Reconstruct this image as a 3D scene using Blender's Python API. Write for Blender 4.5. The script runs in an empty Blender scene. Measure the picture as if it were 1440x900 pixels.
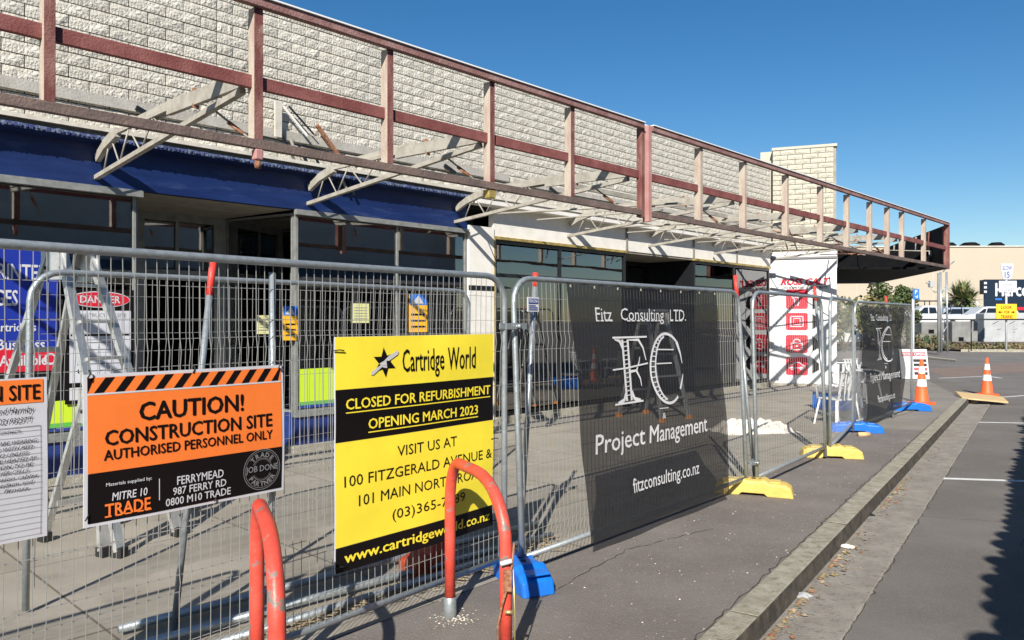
import bpy, bmesh, math, random
from mathutils import Vector, Matrix, noise
random.seed(7)
R = math.radians
SC = bpy.context.scene
COL = SC.collection
# ------------------------------------------------------------------ camera
cam = bpy.data.objects.new('camera', bpy.data.cameras.new('camera')); COL.objects.link(cam)
cam.location = (0, 0, 1.7); cam.rotation_euler = (R(90), 0, 0)
cam.data.sensor_width = 36; cam.data.lens = 27; cam.data.clip_end = 2000; cam.data.clip_start = .05
SC.camera = cam
# ------------------------------------------------------------------ sky and sun
SUN_AZ, SUN_EL = R(10), R(33)          # light travels towards +Y, 10 degrees to the right
w = bpy.data.worlds.new('World'); SC.world = w; w.use_nodes = True
nt = w.node_tree; nt.nodes.clear()
sky = nt.nodes.new('ShaderNodeTexSky'); sky.sky_type = 'NISHITA'; sky.sun_disc = False
sky.sun_elevation = SUN_EL; sky.sun_rotation = R(180) + SUN_AZ
sky.altitude = 0; sky.air_density = 1.0; sky.dust_density = .15; sky.ozone_density = 3.0
hs = nt.nodes.new('ShaderNodeHueSaturation'); hs.inputs['Saturation'].default_value = 1.32
bg = nt.nodes.new('ShaderNodeBackground'); bg.inputs[1].default_value = .070
wo = nt.nodes.new('ShaderNodeOutputWorld')
nt.links.new(sky.outputs[0], hs.inputs['Color']); nt.links.new(hs.outputs[0], bg.inputs[0]); nt.links.new(bg.outputs[0], wo.inputs[0])
sl = bpy.data.lights.new('sun', 'SUN'); sl.energy = 5.0; sl.angle = R(.5); sl.color = (1, .94, .85)
so = bpy.data.objects.new('sun', sl); COL.objects.link(so)
ld = Vector((math.sin(SUN_AZ)*math.cos(SUN_EL), math.cos(SUN_AZ)*math.cos(SUN_EL), -math.sin(SUN_EL)))
so.rotation_euler = ld.to_track_quat('-Z', 'Y').to_euler(); so.location = (-4, -20, 20)
SC.view_settings.view_transform = 'Standard'; SC.view_settings.look = 'None'
SC.view_settings.exposure = .60; SC.view_settings.gamma = 1
SC.render.engine = 'CYCLES'
SC.render.resolution_x = 1024; SC.render.resolution_y = 640
SC.cycles.max_bounces = 6; SC.cycles.transparent_max_bounces = 24

# ------------------------------------------------------------------ materials
def mat(name, col, rough=.6, col2=None, scale=6, bump=0, bscale=40, metal=0, contrast=.5, stretch=None, spec=.5, detail=6, lo=.4, hi=.65, wear=None, wscale=3, wlo=.6, whi=.68):
    m = bpy.data.materials.new(name); m.use_nodes = True; t = m.node_tree
    b = t.nodes['Principled BSDF']; b.inputs['Roughness'].default_value = rough
    b.inputs['Metallic'].default_value = metal; b.inputs['Specular IOR Level'].default_value = spec
    b.inputs['Base Color'].default_value = (*col, 1)
    tc = t.nodes.new('ShaderNodeTexCoord'); src = tc.outputs['Object']
    if stretch:
        mp = t.nodes.new('ShaderNodeMapping'); mp.inputs['Scale'].default_value = stretch
        t.links.new(src, mp.inputs[0]); src = mp.outputs[0]
    last = None
    if col2:
        n = t.nodes.new('ShaderNodeTexNoise'); n.inputs['Scale'].default_value = scale; n.inputs['Detail'].default_value = detail
        n.inputs['Roughness'].default_value = .65
        r = t.nodes.new('ShaderNodeValToRGB'); r.color_ramp.elements[0].position = lo; r.color_ramp.elements[1].position = hi
        r.color_ramp.elements[0].color = (*col, 1); r.color_ramp.elements[1].color = (*col2, 1)
        t.links.new(src, n.inputs[0]); t.links.new(n.outputs[0], r.inputs[0]); last = r.outputs[0]
    if wear:
        n = t.nodes.new('ShaderNodeTexNoise'); n.inputs['Scale'].default_value = wscale; n.inputs['Detail'].default_value = 9
        n.inputs['Roughness'].default_value = .7
        r = t.nodes.new('ShaderNodeValToRGB'); r.color_ramp.elements[0].position = wlo; r.color_ramp.elements[1].position = whi
        mx = t.nodes.new('ShaderNodeMix'); mx.data_type = 'RGBA'
        t.links.new(src, n.inputs[0]); t.links.new(n.outputs[0], r.inputs[0]); t.links.new(r.outputs[0], mx.inputs[0])
        if last: t.links.new(last, mx.inputs[6])
        else: mx.inputs[6].default_value = (*col, 1)
        mx.inputs[7].default_value = (*wear, 1); last = mx.outputs[2]
    if last: t.links.new(last, b.inputs['Base Color'])
    if bump:
        n = t.nodes.new('ShaderNodeTexNoise'); n.inputs['Scale'].default_value = bscale; n.inputs['Detail'].default_value = 5
        bp = t.nodes.new('ShaderNodeBump'); bp.inputs['Strength'].default_value = bump; bp.inputs['Distance'].default_value = .02
        t.links.new(tc.outputs['Object'], n.inputs[0]); t.links.new(n.outputs[0], bp.inputs['Height']); t.links.new(bp.outputs[0], b.inputs['Normal'])
    return m
def glassmat(name, tint, refl=1.0, trans=.75, base=.06):
    m = bpy.data.materials.new(name); m.use_nodes = True; t = m.node_tree; t.nodes.clear()
    o = t.nodes.new('ShaderNodeOutputMaterial'); tr = t.nodes.new('ShaderNodeBsdfTransparent'); gl = t.nodes.new('ShaderNodeBsdfGlossy')
    tr.inputs[0].default_value = (*[c*trans for c in tint], 1); gl.inputs['Roughness'].default_value = .02
    fr = t.nodes.new('ShaderNodeFresnel'); fr.inputs[0].default_value = 1.5
    ma = t.nodes.new('ShaderNodeMath'); ma.operation = 'MULTIPLY_ADD'; ma.inputs[1].default_value = refl*1.6; ma.inputs[2].default_value = base; ma.use_clamp = True
    n = t.nodes.new('ShaderNodeTexNoise'); n.inputs['Scale'].default_value = 1.3
    bp = t.nodes.new('ShaderNodeBump'); bp.inputs['Strength'].default_value = .03; bp.inputs['Distance'].default_value = .05
    t.links.new(n.outputs[0], bp.inputs['Height']); t.links.new(bp.outputs[0], gl.inputs['Normal'])
    mx = t.nodes.new('ShaderNodeMixShader')
    t.links.new(fr.outputs[0], ma.inputs[0]); t.links.new(ma.outputs[0], mx.inputs[0]); t.links.new(tr.outputs[0], mx.inputs[1]); t.links.new(gl.outputs[0], mx.inputs[2]); t.links.new(mx.outputs[0], o.inputs[0])
    return m
def clothmat(name, col, alpha):
    m = mat(name, col, .75, tuple(c*1.5 for c in col), 3, .25, 90, lo=.35, hi=.75); t = m.node_tree
    b = t.nodes['Principled BSDF']; o = t.nodes['Material Output']
    tr = t.nodes.new('ShaderNodeBsdfTransparent'); mx = t.nodes.new('ShaderNodeMixShader'); mx.inputs[0].default_value = alpha
    t.links.new(tr.outputs[0], mx.inputs[1]); t.links.new(b.outputs[0], mx.inputs[2]); t.links.new(mx.outputs[0], o.inputs[0])
    return m
M = {}
M['road'] = mat('road_asphalt', (.165, .150, .134), .9, (.218, .20, .182), .7, .9, 150, wear=(.27, .25, .225), wscale=42, wlo=.54, whi=.72)
M['path'] = mat('path_asphalt', (.18, .158, .142), .9, (.235, .211, .192), .9, .8, 150, wear=(.31, .285, .25), wscale=34, wlo=.56, whi=.72)
M['path_old'] = mat('path_pale_asphalt', (.20, .185, .16), .9, (.26, .24, .21), .8, .4, 150)
M['paving'] = mat('site_concrete', (.26, .235, .19), .9, (.33, .30, .25), 1.4, .3, 120, wear=(.17, .155, .13), wscale=2.2, wlo=.55, whi=.75)
t_ = M['paving'].node_tree; bt = t_.nodes.new('ShaderNodeTexBrick'); bt.inputs['Scale'].default_value = 1; bt.inputs['Mortar Size'].default_value = .008; bt.inputs['Brick Width'].default_value = 1.5; bt.inputs['Row Height'].default_value = 1.5; bt.offset = 0
bt.inputs['Color1'].default_value = (1,1,1,1); bt.inputs['Color2'].default_value = (.93,.93,.93,1); bt.inputs['Mortar'].default_value = (.45,.43,.4,1)
mp_ = t_.nodes.new('ShaderNodeMapping'); mp_.inputs['Rotation'].default_value[2] = -math.atan2(.723, .691); tc_ = t_.nodes.new('ShaderNodeTexCoord'); mu_ = t_.nodes.new('ShaderNodeMix'); mu_.data_type = 'RGBA'; mu_.blend_type = 'MULTIPLY'; mu_.inputs[0].default_value = 1
bs_ = t_.nodes['Principled BSDF']; src_ = bs_.inputs['Base Color'].links[0].from_socket
t_.links.new(tc_.outputs['Object'], mp_.inputs[0]); t_.links.new(mp_.outputs[0], bt.inputs[0]); t_.links.new(src_, mu_.inputs[6]); t_.links.new(bt.outputs[0], mu_.inputs[7]); t_.links.new(mu_.outputs[2], bs_.inputs['Base Color'])
M['kerb'] = mat('kerb_concrete', (.30, .275, .21), .92, (.42, .395, .32), 7, .8, 110, wear=(.13, .13, .08), wscale=16, wlo=.52, whi=.72)
M['gutter'] = mat('gutter_concrete', (.265, .24, .205), .92, (.36, .335, .29), 5, .8, 100, wear=(.13, .11, .09), wscale=20, wlo=.5, whi=.72)
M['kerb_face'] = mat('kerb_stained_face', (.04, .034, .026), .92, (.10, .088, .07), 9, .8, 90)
M['crossing'] = mat('brown_paving', (.19, .135, .105), .9, (.23, .17, .135), 2)
M['line'] = mat('road_paint', (.75, .75, .72), .7, (.55, .55, .52), 14)
M['soil'] = mat('soil', (.10, .07, .045), .95, (.18, .13, .08), 2)
M['block'] = mat('split_face_block', (.52, .49, .42), .9, (.62, .59, .515), 7, 1.2, 38, wear=(.40, .375, .32), wscale=24, wlo=.58, whi=.78)
t_ = M['block'].node_tree; oi_ = t_.nodes.new('ShaderNodeObjectInfo'); mr_ = t_.nodes.new('ShaderNodeMapRange'); mr_.inputs[3].default_value = .86; mr_.inputs[4].default_value = 1.06
mu_ = t_.nodes.new('ShaderNodeMix'); mu_.data_type = 'RGBA'; mu_.blend_type = 'MULTIPLY'; mu_.inputs[0].default_value = 1; bs_ = t_.nodes['Principled BSDF']; src_ = bs_.inputs['Base Color'].links[0].from_socket
t_.links.new(oi_.outputs['Random'], mr_.inputs[0]); t_.links.new(mr_.outputs[0], mu_.inputs[7]); t_.links.new(src_, mu_.inputs[6]); t_.links.new(mu_.outputs[2], bs_.inputs['Base Color'])
M['mortar'] = mat('recessed_joint', (.17, .155, .13), .95, (.26, .235, .19), 8)
M['mblock'] = mat('tower_block', (.45, .425, .34), .9, (.52, .495, .41), 7, 1.2, 30)
M['plaster'] = mat('cream_plaster', (.46, .435, .35), .85, (.50, .475, .39), 4)
M['band'] = mat('grey_flashing_scar', (.36, .34, .30), .8, (.44, .42, .38), 5, .3, 40, wear=(.25, .23, .2), wscale=9)
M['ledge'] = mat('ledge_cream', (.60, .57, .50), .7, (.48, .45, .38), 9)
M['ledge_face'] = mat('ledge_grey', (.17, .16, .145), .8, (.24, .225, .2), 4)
M['blue'] = mat('blue_bulkhead_paint', (.004, .015, .080), .45, (.008, .026, .115), 3.5, .1, 14, wear=(.05, .075, .17), wscale=5, wlo=.56, whi=.82, stretch=(.35, 1, 2))
M['blue_torn'] = mat('torn_blue_paper', (.02, .035, .14), .8, (.17, .21, .29), 22, .5, 60, lo=.42, hi=.62)
M['riser_blue'] = mat('riser_blue', (.012, .03, .14), .5, (.018, .04, .19), 5)
M['white'] = mat('white_painted_board', (.76, .74, .69), .6, (.68, .66, .61), 5, .1, 20, wear=(.5, .46, .36), wscale=7, wlo=.66, whi=.8)
M['white_pure'] = mat('white_panel', (.68, .69, .70), .5, (.62, .63, .64), 2)
M['frame_grey'] = mat('aluminium_window_frame', (.30, .31, .295), .5, (.21, .22, .21), 9, metal=.3)
M['frame_black'] = mat('black_window_frame', (.012, .014, .016), .35)
M['gold'] = mat('gold_trim', (.55, .42, .13), .4, (.30, .22, .08), 12, metal=.4)
M['dark'] = mat('dark_interior', (.02, .02, .022), .9, (.035, .035, .037), 3, spec=.1)
M['lining'] = mat('soffit_boards', (.33, .30, .24), .8, (.24, .22, .18), 5)
M['soffit_grey'] = mat('grey_soffit', (.30, .29, .27), .8)
M['lime'] = mat('lime_sticker', (.52, .72, .03), .5)
M['green'] = mat('green_sticker', (.10, .45, .06), .5)
M['navy'] = mat('navy_sticker', (.02, .05, .25), .5)
M['post_red'] = mat('red_oxide_post', (.15, .045, .04), .8, (.28, .14, .115), 8, .3, 60, wear=(.55, .45, .36), wscale=7, wlo=.60, whi=.70, stretch=(1, 1, .35))
M['post_cream'] = mat('weathered_cream_timber', (.48, .42, .34), .8, (.38, .28, .23), 9, .3, 60, stretch=(1, 1, .3))
M['rail_red'] = mat('mid_rail_red', (.17, .048, .043), .78, (.26, .095, .084), 4, .3, 60, wear=(.42, .30, .27), wscale=9, wlo=.68, whi=.76)
M['rail_brown'] = mat('bottom_beam_brown', (.12, .088, .078), .85, (.20, .14, .12), 3, .4, 50, wear=(.36, .28, .25), wscale=10, wlo=.64, whi=.76)
M['rail_pink'] = mat('top_rail_faded', (.22, .11, .10), .8, (.34, .20, .18), 4, .4, 50, wear=(.13, .07, .06), wscale=9, wlo=.60, whi=.74)
M['pink'] = mat('faded_pink_flashing', (.42, .20, .185), .6, (.48, .27, .25), 4)
M['truss'] = mat('cream_steel_truss', (.38, .36, .31), .65, (.27, .245, .205), 7, wear=(.20, .13, .09), wscale=11, wlo=.66, whi=.76)
M['white_edge'] = mat('white_capping', (.82, .82, .80), .5)
M['black_clad'] = mat('black_cladding', (.003, .0033, .004), .75, (.006, .006, .007), 5, spec=.15)
M['galv'] = mat('galvanised_steel', (.40, .44, .455), .42, (.30, .335, .35), 30, .1, 80, metal=.55, wear=(.50, .53, .54), wscale=60)
M['wire'] = mat('galvanised_wire', (.40, .40, .385), .5, metal=.4)
M['rust'] = mat('rusty_steel', (.22, .075, .03), .85, (.40, .22, .14), 25, .5, 60)
M['orange_red'] = mat('orange_red_enamel', (.60, .065, .04), .42, (.70, .10, .07), 5, .15, 30, wear=(.20, .17, .15), wscale=7, wlo=.575, whi=.59)
M['yellow_plastic'] = mat('yellow_plastic', (.68, .50, .13), .55, (.60, .43, .10), 6, .2, 30, wear=(.50, .42, .26), wscale=12, wlo=.62, whi=.76)
M['blue_plastic'] = mat('blue_plastic', (.006, .17, .68), .38, (.012, .13, .56), 6, .1, 30, wear=(.15, .28, .5), wscale=14, wlo=.66, whi=.8)
M['alu'] = mat('ladder_aluminium', (.60, .61, .60), .38, (.45, .46, .45), 12, metal=.6)
M['rubber'] = mat('black_rubber', (.015, .015, .015), .7)
M['red_tip'] = mat('red_tape', (.72, .05, .035), .5)
M['orange_rubber'] = mat('orange_foot', (.8, .3, .06), .6)
M['cone_orange'] = mat('cone_orange', (.90, .13, .03), .5, (.78, .11, .03), 6)
M['cone_white'] = mat('reflective_white', (.86, .86, .86), .5)
M['timber'] = mat('plywood', (.62, .45, .23), .8, (.50, .34, .16), 5, stretch=(1, 6, 1), wear=(.75, .68, .6), wscale=3)
M['sgn_orange'] = mat('orange_print', (.92, .215, .04), .42, (0.810, 0.189, 0.035), 2.5, lo=.35, hi=.75, bump=.12, bscale=5)
M['sgn_white'] = mat('white_print', (.60, .61, .655), .42, (0.528, 0.537, 0.576), 2.5, lo=.35, hi=.75, bump=.12, bscale=5)
M['sgn_black'] = mat('black_print', (.006, .0045, .005), .5, spec=.25)
M['sgn_yellow'] = mat('yellow_print', (.95, .78, .055), .42, (0.836, 0.686, 0.048), 2.5, lo=.35, hi=.75, bump=.12, bscale=5)
M['sgn_grey'] = mat('grey_print', (.20, .20, .21), .45)
M['sgn_silver'] = mat('silver_print', (.55, .55, .56), .4)
M['paper_grey'] = mat('grey_notice', (.50, .52, .58), .35, (.66, .68, .74), 2)
M['paper_yellow'] = mat('pale_yellow_paper', (.66, .66, .32), .6)
M['sgn_red'] = mat('red_print', (.58, .012, .035), .45)
M['sgn_blue'] = mat('blue_print', (.01, .03, .30), .45)
M['sgn_bright_blue'] = mat('bright_blue_print', (.02, .16, .6), .45)
M['amber'] = mat('amber_sign', (.95, .48, .02), .45)
M['steel_blue'] = mat('mirror_film', (.25, .38, .45), .5)
M['palegreen'] = mat('pale_green_sheet', (.50, .62, .57), .4, (.62, .72, .68), 2)
M['banner'] = clothmat('black_shade_cloth', (.006, .0065, .009), .80)
M['banner_white'] = mat('banner_white_ink', (.62, .62, .64), .7)
M['glass'] = glassmat('shop_glass', (.75, .85, .9), 1.3, .7, .22)
M['glass_green'] = glassmat('green_shop_glass', (.75, .9, .85), 1.3, .8, .10)
M['cream_wall'] = mat('cream_far_wall', (.42, .365, .285), .85, (.44, .385, .30), .3)
M['navy_wall'] = mat('navy_sign_wall', (.006, .017, .035), .5, spec=.3)
M['leaf'] = mat('leaf_green', (.055, .085, .022), .7, (.11, .13, .04), 3)
M['leaf_dark'] = mat('leaf_dark', (.035, .06, .018), .7, (.07, .095, .03), 3)
M['leaf_dry'] = mat('dry_leaf', (.19, .16, .07), .8, (.30, .24, .10), 4)
M['frond'] = mat('cordyline_leaf', (.10, .15, .045), .6, (.18, .23, .08), 6)
M['bark'] = mat('bark', (.16, .12, .08), .9, (.24, .19, .13), 8)
M['car_white'] = mat('white_car_paint', (.56, .57, .58), .3)
M['car_glass'] = mat('car_glass', (.012, .015, .02), .08)
M['tyre'] = mat('tyre', (.015, .015, .015), .8)
M['rim'] = mat('wheel_rim', (.4, .4, .42), .3, metal=.8)
M['lamp_red'] = mat('tail_lamp', (.5, .02, .02), .3)
M['lamp_clear'] = mat('head_lamp', (.8, .8, .8), .15)
M['conc_grey'] = mat('grey_concrete', (.34, .35, .36), .85, (.42, .43, .44), 1.5)
M['conc_dark'] = mat('dark_weathered_concrete', (.17, .17, .165), .9, (.25, .25, .24), 1.5)
M['tile'] = mat('grey_roof_tile', (.12, .12, .12), .8)
M['opp'] = mat('opposite_wall', (.42, .41, .38), .85, (.5, .48, .45), 1)
M['white_bag'] = mat('dusty_white_sheet', (.78, .72, .62), .8, (.66, .60, .50), 8, .3, 60)
M['straw'] = mat('straw_debris', (.36, .29, .19), .9, (.22, .17, .11), 6)
M['brass'] = mat('brass_padlock', (.62, .48, .2), .4, metal=.7)

# ------------------------------------------------------------------ mesh helpers
class MB:
    def __init__(s): s.v = []; s.f = []; s.m = []; s.mats = []; s.sm = []; s.marks = []
    def mi(s, m):
        if m not in s.mats: s.mats.append(m)
        return s.mats.index(m)
    def add(s, vs, fs, m, smooth=False, mis=None):
        o = len(s.v); s.v += [tuple(v) for v in vs]; k = s.mi(m)
        for i, f in enumerate(fs):
            s.f.append([o+a for a in f]); s.m.append(mis[i] if mis else k); s.sm.append(smooth)
        return s
    def box(s, x0, x1, y0, y1, z0, z1, m, side_m=None):
        vs = [(x0,y0,z0),(x1,y0,z0),(x1,y1,z0),(x0,y1,z0),(x0,y0,z1),(x1,y0,z1),(x1,y1,z1),(x0,y1,z1)]
        fs = [(0,3,2,1),(4,5,6,7),(0,1,5,4),(1,2,6,5),(2,3,7,6),(3,0,4,7)]
        mis = None
        if side_m: a = s.mi(m); b = s.mi(side_m); mis = [a, a, a, a, a, b]
        s.add(vs, fs, m, mis=mis); return s
    def bar(s, a, b, w, h, m, up=(0,0,1)):
        a = Vector(a); b = Vector(b); d = (b-a).normalized(); u = Vector(up)
        if abs(d.dot(u)) > .99: u = Vector((0,1,0))
        x = d.cross(u).normalized(); z = x.cross(d).normalized(); vs = []
        for p in (a, b):
            for i, j in ((-1,-1),(1,-1),(1,1),(-1,1)): vs.append(p + x*(w/2*i) + z*(h/2*j))
        s.add(vs, [(0,1,2,3)[::-1] if 0 else (3,2,1,0),(4,5,6,7),(0,1,5,4),(1,2,6,5),(2,3,7,6),(3,0,4,7)], m); return s
    def tube(s, pts, r, m, n=10, smooth=True, caps=True, radii=None):
        pts = [Vector(p) for p in pts]; o = []; vs = []; up = None
        for i, p in enumerate(pts):
            d = (pts[min(i+1, len(pts)-1)] - pts[max(i-1, 0)]).normalized()
            if up is None:
                up = Vector((0,0,1)) if abs(d.z) < .9 else Vector((1,0,0))
            x = d.cross(up)
            if x.length < 1e-4: x = d.cross(Vector((0,1,0)))
            x.normalize(); y = x.cross(d).normalized(); up = y
            rr = radii[i] if radii else r
            for k in range(n):
                a = 2*math.pi*k/n; vs.append(p + x*(math.cos(a)*rr) + y*(math.sin(a)*rr))
        fs = []
        for i in range(len(pts)-1):
            for k in range(n):
                k2 = (k+1) % n; fs.append((i*n+k, (i+1)*n+k, (i+1)*n+k2, i*n+k2))
        if caps: fs.append(tuple(range(n))); fs.append(tuple(range((len(pts)-1)*n, len(pts)*n))[::-1])
        s.add(vs, fs, m, smooth); return s
    def lathe(s, prof, m, n=20, c=(0,0,0)):
        vs = []; 
        for r, z in prof:
            for k in range(n): a = 2*math.pi*k/n; vs.append((c[0]+r*math.cos(a), c[1]+r*math.sin(a), c[2]+z))
        fs = []
        for i in range(len(prof)-1):
            for k in range(n): k2 = (k+1) % n; fs.append((i*n+k, i*n+k2, (i+1)*n+k2, (i+1)*n+k))
        s.add(vs, fs, m, True); return s
    def prism(s, poly, y0, y1, m):      # poly in x,z ; extruded along y
        n = len(poly); vs = [(x, y0, z) for x, z in poly] + [(x, y1, z) for x, z in poly]
        fs = [tuple(range(n)), tuple(range(n, 2*n))[::-1]] + [(i, i+n, (i+1) % n+n, (i+1) % n) for i in range(n)]
        s.add(vs, fs, m); return s
    def slab(s, poly, z0, z1, m, side=None):        # poly in x,y
        n = len(poly); vs = [(x, y, z1) for x, y in poly] + [(x, y, z0) for x, y in poly]
        a = s.mi(m); b = s.mi(side or m)
        s.add(vs, [tuple(range(n)), tuple(range(n, 2*n))[::-1]] + [(i+n, (i+1) % n+n, (i+1) % n, i) for i in range(n)], m, mis=[a, a]+[b]*n); return s
    def mesh(s, name):
        me = bpy.data.meshes.new(name); me.from_pydata(s.v, [], s.f)
        for m in s.mats: me.materials.append(m)
        me.polygons.foreach_set('material_index', s.m); me.polygons.foreach_set('use_smooth', s.sm)
        bm = bmesh.new(); bm.from_mesh(me); bmesh.ops.recalc_face_normals(bm, faces=bm.faces); bm.to_mesh(me); bm.free()
        me.update(); return me
    def build(s, name, parent=None, bevel=0, **kw):
        if name == 'lettering' and s.marks and not kw:
            cuts = ([(0, 0)] if s.marks[0][0] > 0 else [])+s.marks+[(len(s.v), len(s.f))]; last = None
            for (v0, f0), (v1, f1) in zip(cuts, cuts[1:]):
                q = MB(); q.mats = s.mats; q.v = s.v[v0:v1]; q.f = [[i-v0 for i in f] for f in s.f[f0:f1]]; q.m = s.m[f0:f1]; q.sm = s.sm[f0:f1]
                last = q.build('lettering' if (v0, f0) in s.marks else 'printed_mark', parent)
            return last
        o = bpy.data.objects.new(name, s.mesh(name)); COL.objects.link(o)
        if parent: o.parent = parent
        if bevel:
            b = o.modifiers.new('bevel', 'BEVEL'); b.width = bevel; b.segments = 2; b.limit_method = 'ANGLE'
        for k, v in kw.items(): o[k] = v
        return o
def link(name, me, parent=None, loc=(0,0,0), rz=0, **kw):
    o = bpy.data.objects.new(name, me); COL.objects.link(o); o.parent = parent; o.location = loc; o.rotation_euler = (0,0,rz)
    for k, v in kw.items(): o[k] = v
    return o
def thing(name, label, cat, loc=(0,0,0), rz=0, group=None):
    o = bpy.data.objects.new(name, None); COL.objects.link(o); o.location = loc; o.rotation_euler = (0,0,rz); o.empty_display_size = .2
    o['label'] = label; o['category'] = cat
    if group: o['group'] = group
    return o
def tag(o, label, cat, group=None):
    o['label'] = label; o['category'] = cat
    if group: o['group'] = group
    return o
def dup(root, label, loc=None, rz=None):
    r = root.copy(); COL.objects.link(r); r['label'] = label
    if loc is not None: r.location = loc
    if rz is not None: r.rotation_euler = (0,0,rz)
    for ch in list(root.children):
        c = ch.copy(); COL.objects.link(c); c.parent = r
        for g in ch.children:
            d = g.copy(); COL.objects.link(d); d.parent = c
    return r
def ground(px, py, h=1.7):          # a pixel of the photograph on level ground h below the eye
    z = h*1080/(py-450); return ((px-720)/1080*z, z)
def text_verts(s, bold=0, shear=0, space=1.0):
    cu = bpy.data.curves.new('txt', 'FONT'); cu.body = s; cu.size = 1; cu.offset = bold; cu.shear = shear; cu.space_character = space; cu.resolution_u = 2; cu.fill_mode = 'FRONT'
    ob = bpy.data.objects.new('txt', cu); me = bpy.data.meshes.new_from_object(ob)
    vs = [tuple(v.co) for v in me.vertices]; fs = [tuple(p.vertices) for p in me.polygons]
    bpy.data.objects.remove(ob); bpy.data.curves.remove(cu); bpy.data.meshes.remove(me); return vs, fs
def put_text(mb, s, x0, x1, z0, z1, y, m, bold=0, shear=0, space=1.0, warp=None):
    """flat lettering facing -y, fitted to the box x0..x1, z0..z1; bold = a few shifted copies, each a hair proud of the last"""
    mb.marks.append((len(mb.v), len(mb.f)))
    vs, fs = text_verts(s, 0, shear, space); bold *= .75
    ax = min(v[0] for v in vs)-bold; bx = max(v[0] for v in vs)+bold; ay = min(v[1] for v in vs)-bold*.6; by = max(v[1] for v in vs)+bold*.6
    offs = [(0, 0)] if bold < .004 else [(-1, 0), (1, 0), (0, .6), (0, -.6), (.6, .5), (-.6, -.5)]
    for i, (dx, dz) in enumerate(offs):
        out = [(x0+(v[0]+dx*bold-ax)/(bx-ax)*(x1-x0), y-.00012*i, z0+(v[1]+dz*bold-ay)/(by-ay)*(z1-z0)) for v in vs]
        if warp: out = [warp(p) for p in out]
        mb.add(out, fs, m)
def rect(mb, x0, x1, z0, z1, y, m): mb.add([(x0,y,z0),(x1,y,z0),(x1,y,z1),(x0,y,z1)], [(0,1,2,3)], m)
def poly(mb, pts, y, m): mb.add([(a, y, b) for a, b in pts], [tuple(range(len(pts)))], m)
def ring(mb, cx, cz, r0, r1, y, m, a0=0, a1=360, n=40, sx=1):
    vs = []
    for i in range(n+1):
        a = R(a0+(a1-a0)*i/n); vs += [(cx+r0*sx*math.cos(a), y, cz+r0*math.sin(a)), (cx+r1*sx*math.cos(a), y, cz+r1*math.sin(a))]
    mb.add(vs, [(2*i, 2*i+1, 2*i+3, 2*i+2) for i in range(n)], m)
def stroke(mb, pts, w, y, m):
    for (x0, z0), (x1, z1) in zip(pts, pts[1:]):
        d = Vector((x1-x0, z1-z0)); L = d.length or 1e-6; nx, nz = -d.y/L*w/2, d.x/L*w/2; ex, ez = d.x/L*w/3, d.y/L*w/3
        mb.add([(x0+nx-ex,y,z0+nz-ez),(x0-nx-ex,y,z0-nz-ez),(x1-nx+ex,y,z1-nz+ez),(x1+nx+ex,y,z1+nz+ez)], [(0,1,2,3)], m)

# ------------------------------------------------------------------ the setting: ground, path, kerb
K = Vector((.569, .822)); KN = Vector((.822, -.569))      # along the kerb, towards the road
def kq(t, q): p = K*t + KN*q; return (p.x, p.y)
MB().slab([(-600,-300),(600,-300),(600,900),(-600,900)], -1, -.12, M['road']).build('road', kind='structure')
cx, cy = ground(1354, 559)
TE = K.dot(Vector((cx, cy)))           # where the kerb reaches the corner
Q0, Q1, Q2 = -1.51, -1.325, -.95
c1 = ground(1300, 533); c2 = (15.0, 31.5)
def flat(name, pts, z, m):
    o = MB(); o.add([(x, y, z) for x, y in pts], [tuple(range(len(pts)))], m); return o.build(name, kind='structure')
MB().slab([kq(-14, Q0), kq(TE, Q0), c1, c2, (-30, 33), (-30, -12)], -.3, 0, M['path_old']).build('footpath', kind='structure')
flat('asphalt_path', [kq(-14, Q0-.002), kq(K.dot(Vector(ground(1306, 606))), Q0-.002), ground(1105, 598), (2.15, 7.75), (-.2, 5.1), (-2.7, 2.4), (-8, -4)], .004, M['path'])
flat('site_paving', [(-2.6, 2.3), (-.1, 5.0), (2.25, 7.65), (3.7, 9.6), (5.1, 11.8), (7.5, 14.3), (8.3, 19.4), (-6.2, 6.2), (-12, 0), (-8, -4)], .008, M['paving'])
# kerb stones and gutter, real step of 0.12 m, laid in lengths
kb = MB(); gt = MB(); L = 0
t = -10.0
while t < TE-.02:
    t2 = min(t + 2.4, TE)
    e = .006
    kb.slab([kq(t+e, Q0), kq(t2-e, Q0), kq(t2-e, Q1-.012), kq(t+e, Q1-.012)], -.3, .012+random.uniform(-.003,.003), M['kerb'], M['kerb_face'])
    t = t2
kb.build('kerb', kind='structure', bevel=.012)
g = MB(); n = 60
for i in range(n):
    ta = -10+(TE+10)*i/n; tb = -10+(TE+10)*(i+1)/n
    for (qa, za), (qb, zb) in zip([(Q1-.012, -.02), (Q1+.0, -.112), (Q1+.12, -.118), (Q2, -.108)], [(Q1+.0, -.112), (Q1+.12, -.118), (Q2, -.108), (Q2+.012, -.121)]):
        ja = 0
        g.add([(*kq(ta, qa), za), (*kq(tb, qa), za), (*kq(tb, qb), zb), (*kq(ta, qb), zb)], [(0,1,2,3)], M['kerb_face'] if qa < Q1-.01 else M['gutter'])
g.build('gutter', kind='structure')
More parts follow.
